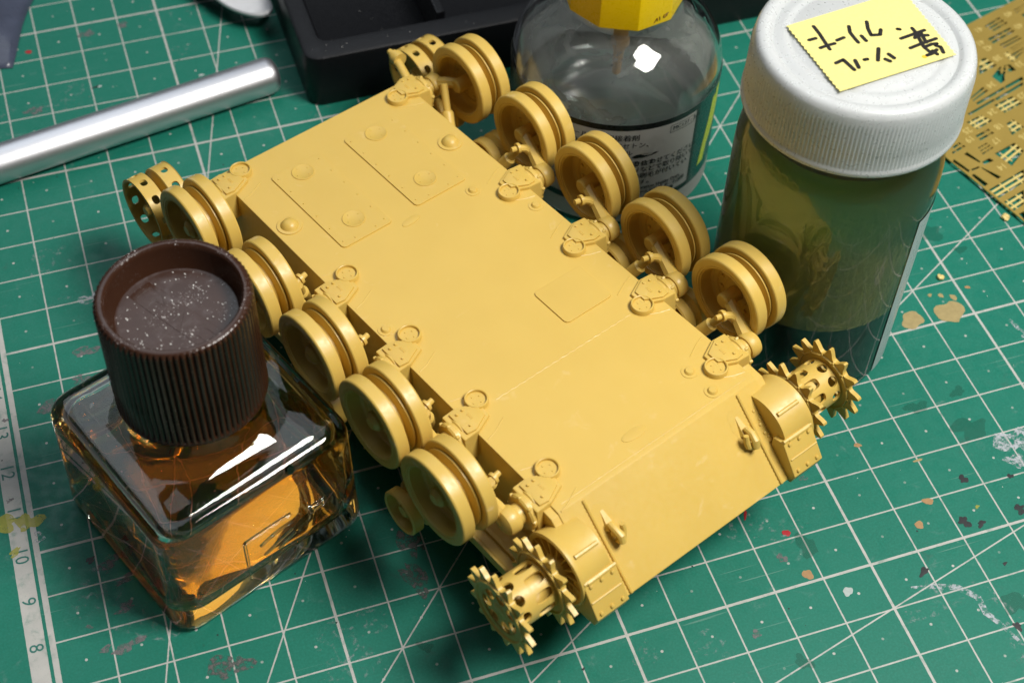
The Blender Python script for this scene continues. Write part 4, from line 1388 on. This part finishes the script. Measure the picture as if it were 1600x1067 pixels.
holes = [[(24.819, 18.312), (25.357, 18.525), (25.454, 18.254), (24.951, 18.077)], [(24.661, 17.862), (25.422, 18.089), (25.467, 17.923), (24.7, 17.657)], [(24.837, 17.573), (25.449, 17.755), (25.502, 17.632), (24.88, 17.433)], [(24.755, 17.237), (24.891, 17.289), (25.002, 16.974), (24.829, 16.912)], [(25.014, 17.371), (25.494, 17.505), (25.442, 17.414), (25.052, 17.275)], [(24.964, 17.175), (25.379, 17.305), (25.306, 17.178), (24.986, 16.999)], [(24.061, 16.57), (24.444, 16.848), (24.718, 16.849), (24.762, 16.607), (24.638, 16.603), (24.397, 16.551), (24.301, 16.354), (24.152, 16.277)], [(23.207, 15.836), (24.144, 16.157), (24.166, 16.089), (23.229, 15.769)], [(24.18, 16.167), (24.77, 16.357), (24.774, 16.253), (24.192, 16.082)], [(22.818, 15.557), (23.701, 15.846), (23.711, 15.784), (22.859, 15.497)], [(23.727, 15.839), (24.695, 16.175), (24.658, 16.084), (23.749, 15.772)], [(23.599, 15.638), (24.182, 15.802), (24.297, 15.507), (23.706, 15.328)], [(23.174, 16.045), (23.658, 16.303), (23.718, 16.143), (23.172, 15.906)], [(24.047, 17.197), (24.24, 17.244), (24.386, 16.907), (23.804, 16.73)], [(25.859, 18.663), (26.237, 18.796), (26.182, 18.701), (25.861, 18.53)],
         [(22.665, 15.303), (23.111, 15.423), (23.294, 15.172), (22.796, 15.011)], [(22.637, 14.828), (23.055, 14.952), (23.118, 14.779), (22.679, 14.643)], [(22.5, 14.45), (22.779, 14.536), (22.858, 14.341), (22.495, 14.206)], [(23.573, 14.99), (23.79, 15.061), (23.91, 14.752), (23.491, 14.589)], [(21.897, 14.633), (22.158, 14.744), (22.235, 14.568), (21.816, 14.431)],
         [(22.783, 14.156), (23.411, 14.345), (23.497, 14.034), (22.968, 13.67)], [(22.058, 13.14), (23.185, 13.493), (22.969, 13.117), (22.158, 12.839)], [(22.205, 12.7), (22.844, 12.9), (22.616, 12.503), (22.286, 12.373)], [(22.34, 12.26), (22.50, 12.30), (22.42, 12.02), (22.37, 12.05)]]
slots = [[(22.183, 14.395), (22.33, 14.012), (22.288, 13.988), (22.074, 14.353)], [(21.775, 14.275), (21.946, 13.832), (21.887, 13.776), (21.695, 14.205)], [(22.267, 13.846), (22.546, 13.429), (22.438, 13.388), (22.237, 13.818)], [(21.991, 13.708), (22.142, 13.314), (22.014, 13.262), (21.905, 13.679)], [(22.36, 14.0), (22.589, 14.065), (22.649, 13.95), (22.36, 13.90)], [(21.99, 13.86), (22.22, 13.89), (22.21, 13.84), (21.99, 13.80)]]


def sheet(outline, cuts, thick, name, mat, parent, z):
    cu = bpy.data.curves.new(name, 'CURVE')
    cu.dimensions = '2D'
    cu.fill_mode = 'BOTH'
    cu.extrude = thick / 2 * S
    for pl in [outline] + cuts:
        sp = cu.splines.new('POLY')
        sp.points.add(len(pl) - 1)
        for i, p in enumerate(pl):
            sp.points[i].co = (p[0] * S, p[1] * S, 0, 1)
        sp.use_cyclic_u = True
    o = bpy.data.objects.new(name, cu)
    COL.objects.link(o)
    dg = bpy.context.evaluated_depsgraph_get()
    dg.update()
    me = bpy.data.meshes.new_from_object(o.evaluated_get(dg))
    bpy.data.objects.remove(o)
    me.materials.clear()
    me.materials.append(mat)
    for v in me.vertices:
        v.co.z += z * S
    return obj(name, me, parent)


def zigcut(a, b, depth, n):
    """comb-shaped cut with small tabs along both long sides"""
    a, b = Vector(a), Vector(b)
    d = b - a
    nn = Vector((-d.y, d.x)).normalized()
    out = []
    for k in range(n):
        for f, h in ((0.0, 0.5), (0.62, 0.5), (0.62, 0.36), (1.0, 0.36)):
            out.append(tuple(a + d * ((k + f) / n) + nn * depth * h))
    for k in reversed(range(n)):
        for f, h in ((1.0, 0.36), (0.62, 0.36), (0.62, 0.5), (0.0, 0.5)):
            out.append(tuple(a + d * ((k + f) / n) - nn * depth * h))
    return out


pe = empty('photo_etched_sheet', T3(pe_o.x, pe_o.y, 0.0) @ Matrix.Rotation(pe_ang, 4, 'Z'))
tag(pe, 'thin brass photo-etched sheet of numbered parts lying beside the jar', 'etched sheet')
cuts = []
for h in holes + slots:
    p = [pel(q) for q in h]
    cuts.append(p)
# more etched parts further along the sheet, out of the picture's sharp area
random.seed(11)
for gx in range(4):
    for gy in range(7):
        x, y = 4.3 + gx * 1.05, -0.6 - gy * 0.85
        if x + 0.32 * y < 4.6:
            continue
        cuts.append(zigcut((x, y), (x + 0.75, y), 0.22, 5) if (gx + gy) % 2 else [(x, y), (x + 0.7, y + 0.05), (x + 0.7, y + 0.25), (x, y + 0.2)])
sheet([(0, 0), (9, 0), (9, -7.6), (0, -7.6)], cuts, 0.03, 'brass_plate', M['brass'], pe, 0.10)
# the parts left hanging in the openings by small tabs
strip = []
for h in holes[:7] + holes[11:23]:
    p = [Vector(pel(q)) for q in h]
    if len(p) < 4:
        continue
    c = sum(p, Vector((0, 0))) / len(p)
    m = MB()
    e0, e1 = (p[0] + p[3]) / 2, (p[1] + p[2]) / 2
    d = (e1 - e0)
    nn = Vector((-d.y, d.x)).normalized()
    wd = min((p[0] - p[3]).length, (p[1] - p[2]).length)
    k_n = 2 if wd > 0.2 else 1
    for k in range(k_n):
        off = nn * ((k - (k_n - 1) / 2) * wd * 0.42)
        w = nn * 0.028
        q = [e0 + off - w - d * 0.03, e0 + off + w - d * 0.03, e1 + off + w + d * 0.03, e1 + off - w + d * 0.03]
        m.prism([(v.x, v.y) for v in q], 0.088, 0.112)
    if wd > 0.16:
        for t_ in random.sample((0.2, 0.35, 0.5, 0.65, 0.8), 2):
            c0 = e0 + d * t_
            w = d.normalized() * 0.018
            hh = nn * wd * 0.5
            q = [c0 - w - hh, c0 + w - hh, c0 + w + hh, c0 - w + hh]
            m.prism([(v.x, v.y) for v in q], 0.0885, 0.1115)
    m.build('etched_part', M['brass'] if wd < 0.3 else M['brass_bright'], pe)
for n, p in [('40', (25.625, 18.555)), ('41', (24.624, 18.24)), ('41', (24.418, 17.784)), ('42', (24.477, 17.532)), ('38', (24.53, 17.136)), ('33', (24.952, 16.779)), ('34', (23.914, 16.307)), ('24', (23.438, 15.429)), ('40', (25.643, 18.067)), ('23', (24.411, 15.733)), ('25', (22.532, 15.033)), ('18', (23.295, 14.938)), ('19', (22.407, 14.725)), ('17', (23.03, 14.518)), ('14', (22.685, 13.7)), ('16', (23.687, 14.472))]:
    vs, fs = text_shape(n, 0.24, 1.0)
    q = pel(p)
    cx = sum(v[0] for v in vs) / len(vs)
    cyy = sum(v[1] for v in vs) / len(vs)
    MB().add([(q[0] - (v[0] - cx), q[1] - (v[1] - cyy), 0.1175) for v in vs], fs).build('number', M['brass_bright'], pe, fix=False)

# ------------------------------------------------------------------ aluminium rod
rd = Vector((math.cos(0.17626), math.sin(0.17626), 0))
rq = rd.to_track_quat('Z', 'Y').to_matrix().to_4x4()
rr = 0.44
m = MB().lathe([(0, 0), (0.24, 0.0), (0.36, 0.05), (0.42, 0.14), (rr, 0.26), (rr, 14.0), (0.4, 14.2), (0, 14.2)], 56)
rod = m.build('metal_rod', M['alu'], None, angle=40)
rod.matrix_world = (T3(7.28 * S, 21.37 * S, rr * S) @ (-rd).to_track_quat('Z', 'Y').to_matrix().to_4x4())
tag(rod, 'satin silver metal rod with rounded end lying on the mat', 'rod')

# ------------------------------------------------------------------ black tray
tr = empty('storage_tray', T3(7.82, 20.36, 0.0))
tag(tr, 'black plastic tray with rounded rim behind the model', 'tray')


def rrect(x0, y0, x1, y1, c, n=7):
    pts = []
    for q, (cx, cy_) in enumerate(((x1 - c, y1 - c), (x0 + c, y1 - c), (x0 + c, y0 + c), (x1 - c, y0 + c))):
        for k in range(n):
            a = math.pi / 2 * (q + k / (n - 1))
            pts.append((cx + c * math.cos(a), cy_ + c * math.sin(a)))
    return pts


W_, D_ = 16.0, 9.0
ringsT = [(rrect(0.06, 0.06, W_ - 0.06, D_ - 0.06, 0.35), 0.0), (rrect(0.02, 0.02, W_ - 0.02, D_ - 0.02, 0.38), 0.10), (rrect(0.0, 0.0, W_, D_, 0.40), 1.36), (rrect(0.03, 0.03, W_ - 0.03, D_ - 0.03, 0.38), 1.45), (rrect(0.10, 0.10, W_ - 0.10, D_ - 0.10, 0.34), 1.49),
          (rrect(0.46, 0.58, W_ - 0.4, D_ - 0.5, 0.28), 1.47), (rrect(0.52, 0.64, W_ - 0.46, D_ - 0.56, 0.25), 1.40), (rrect(0.60, 0.72, W_ - 0.54, D_ - 0.64, 0.2), 0.35), (rrect(0.7, 0.82, W_ - 0.64, D_ - 0.74, 0.15), 0.28)]
m = loft(ringsT)
m.build('tray_shell', M['black'], tr, angle=40)
m = MB().box((3.55, 4.6, 0.82), (0.22, 7.3, 1.1))
m.build('divider', M['black'], tr, bevel=0.04)

m = MB()
for k in range(22):
    q = random.uniform(0.004, 0.010)
    m.box((random.uniform(0.15, 6.0), random.uniform(0.12, 0.5), 1.485), (q, q * random.uniform(0.6, 2.5), 0.006))
    m.box((random.uniform(0.9, 6.0), random.uniform(0.9, 3.0), 0.285), (q, q * random.uniform(0.6, 2.5), 0.008))
dd_ = m.build('dust_specks', M['dust'], tr, fix=False)
dd_['kind'] = 'stuff'

# pale oval blade leaning on the left side of the tray
pd = empty('plastic_spatula', T3(7.0, 24.0, 0.0))
tag(pd, 'pale oval plastic tip leaning against the black tray, cut off by the top edge', 'plastic tip')
mt = T3(0.05, 0.1, 0.55) @ Matrix.Rotation(math.radians(-52), 4, 'Z') @ Matrix.Rotation(math.radians(12), 4, 'X')
m = MB().lathe([(0, 0.0), (0.92, 0.0), (1.0, 0.05), (1.0, 0.12), (0.93, 0.16), (0.86, 0.12), (0.6, 0.10), (0.35, 0.09), (0, 0.10)], 48, mt @ Matrix.Diagonal((0.95, 0.42, 1, 1)))
m.build('oval_tip', M['pale_plastic'], pd)
m = MB().tube([(-0.4, 0.7, 0.62), (-1.1, 1.7, 0.62), (-2.0, 3.2, 0.5)], [0.35, 0.30, 0.30], 16)
m.build('handle', M['black'], pd)
m = MB().tube([(0.0, 0.2, 0.50), (0.35, -0.1, 0.25), (0.6, 0.0, 0.08)], [0.12, 0.10, 0.08], 10)
m.build('foot', M['black'], pd)

# slate coloured film lying in the far left corner
m = MB()
NX, NY = 26, 22
vs, fs = [], []
for j in range(NY + 1):
    for i in range(NX + 1):
        a, b = i / NX, j / NY
        x = -3.5 + 6.9 * a - 2.2 * (1 - b) * a + 0.12 * math.sin(7 * b + 2 * a)
        y = 23.9 + 5.0 * b - 0.1 * a * (1 - b) + 0.10 * math.sin(9 * a)
        edge = min(1, 5 * min(a, 1 - a, b, 1 - b))
        z = 0.03 + edge * (0.42 + 0.22 * math.sin(6 * a + 4 * b) + 0.13 * math.sin(13 * a - 9 * b) + 0.06 * math.sin(31 * a + 17 * b))
        vs.append((x, y, max(0.02, z)))
for j in range(NY):
    for i in range(NX):
        k = j * (NX + 1) + i
        fs.append((k, k + 1, k + NX + 2, k + NX + 1))
m.add(vs, fs)
bag = m.build('plastic_film', M['bag'], None, angle=25)
sol = bag.modifiers.new('thickness', 'SOLIDIFY')
sol.thickness = 0.02 * S
tag(bag, 'crumpled slate grey plastic film in the upper left corner', 'plastic film')

# crumbs of plastic on the mat
for x, y, r, lb in ((22.04, 12.3, 0.10, 'small tan plastic crumb under the edge of the brass sheet'), (19.76, 11.12, 0.085, 'small tan plastic crumb beside the jar near a sand coloured stain')):
    bm = bmesh.new()
    bmesh.ops.create_icosphere(bm, subdivisions=2, radius=r * S)
    for v in bm.verts:
        v.co *= random.uniform(0.72, 1.15)
        v.co.z = max(v.co.z * 0.8, -0.5 * r * S)
    me = bpy.data.meshes.new('plastic_crumb')
    bm.to_mesh(me)
    bm.free()
    me.materials.append(M['crumb'])
    o = obj('plastic_crumb', me, None, loc=(x, y, 0.5 * r))
    tag(o, lb, 'crumb', 'loose plastic crumbs')
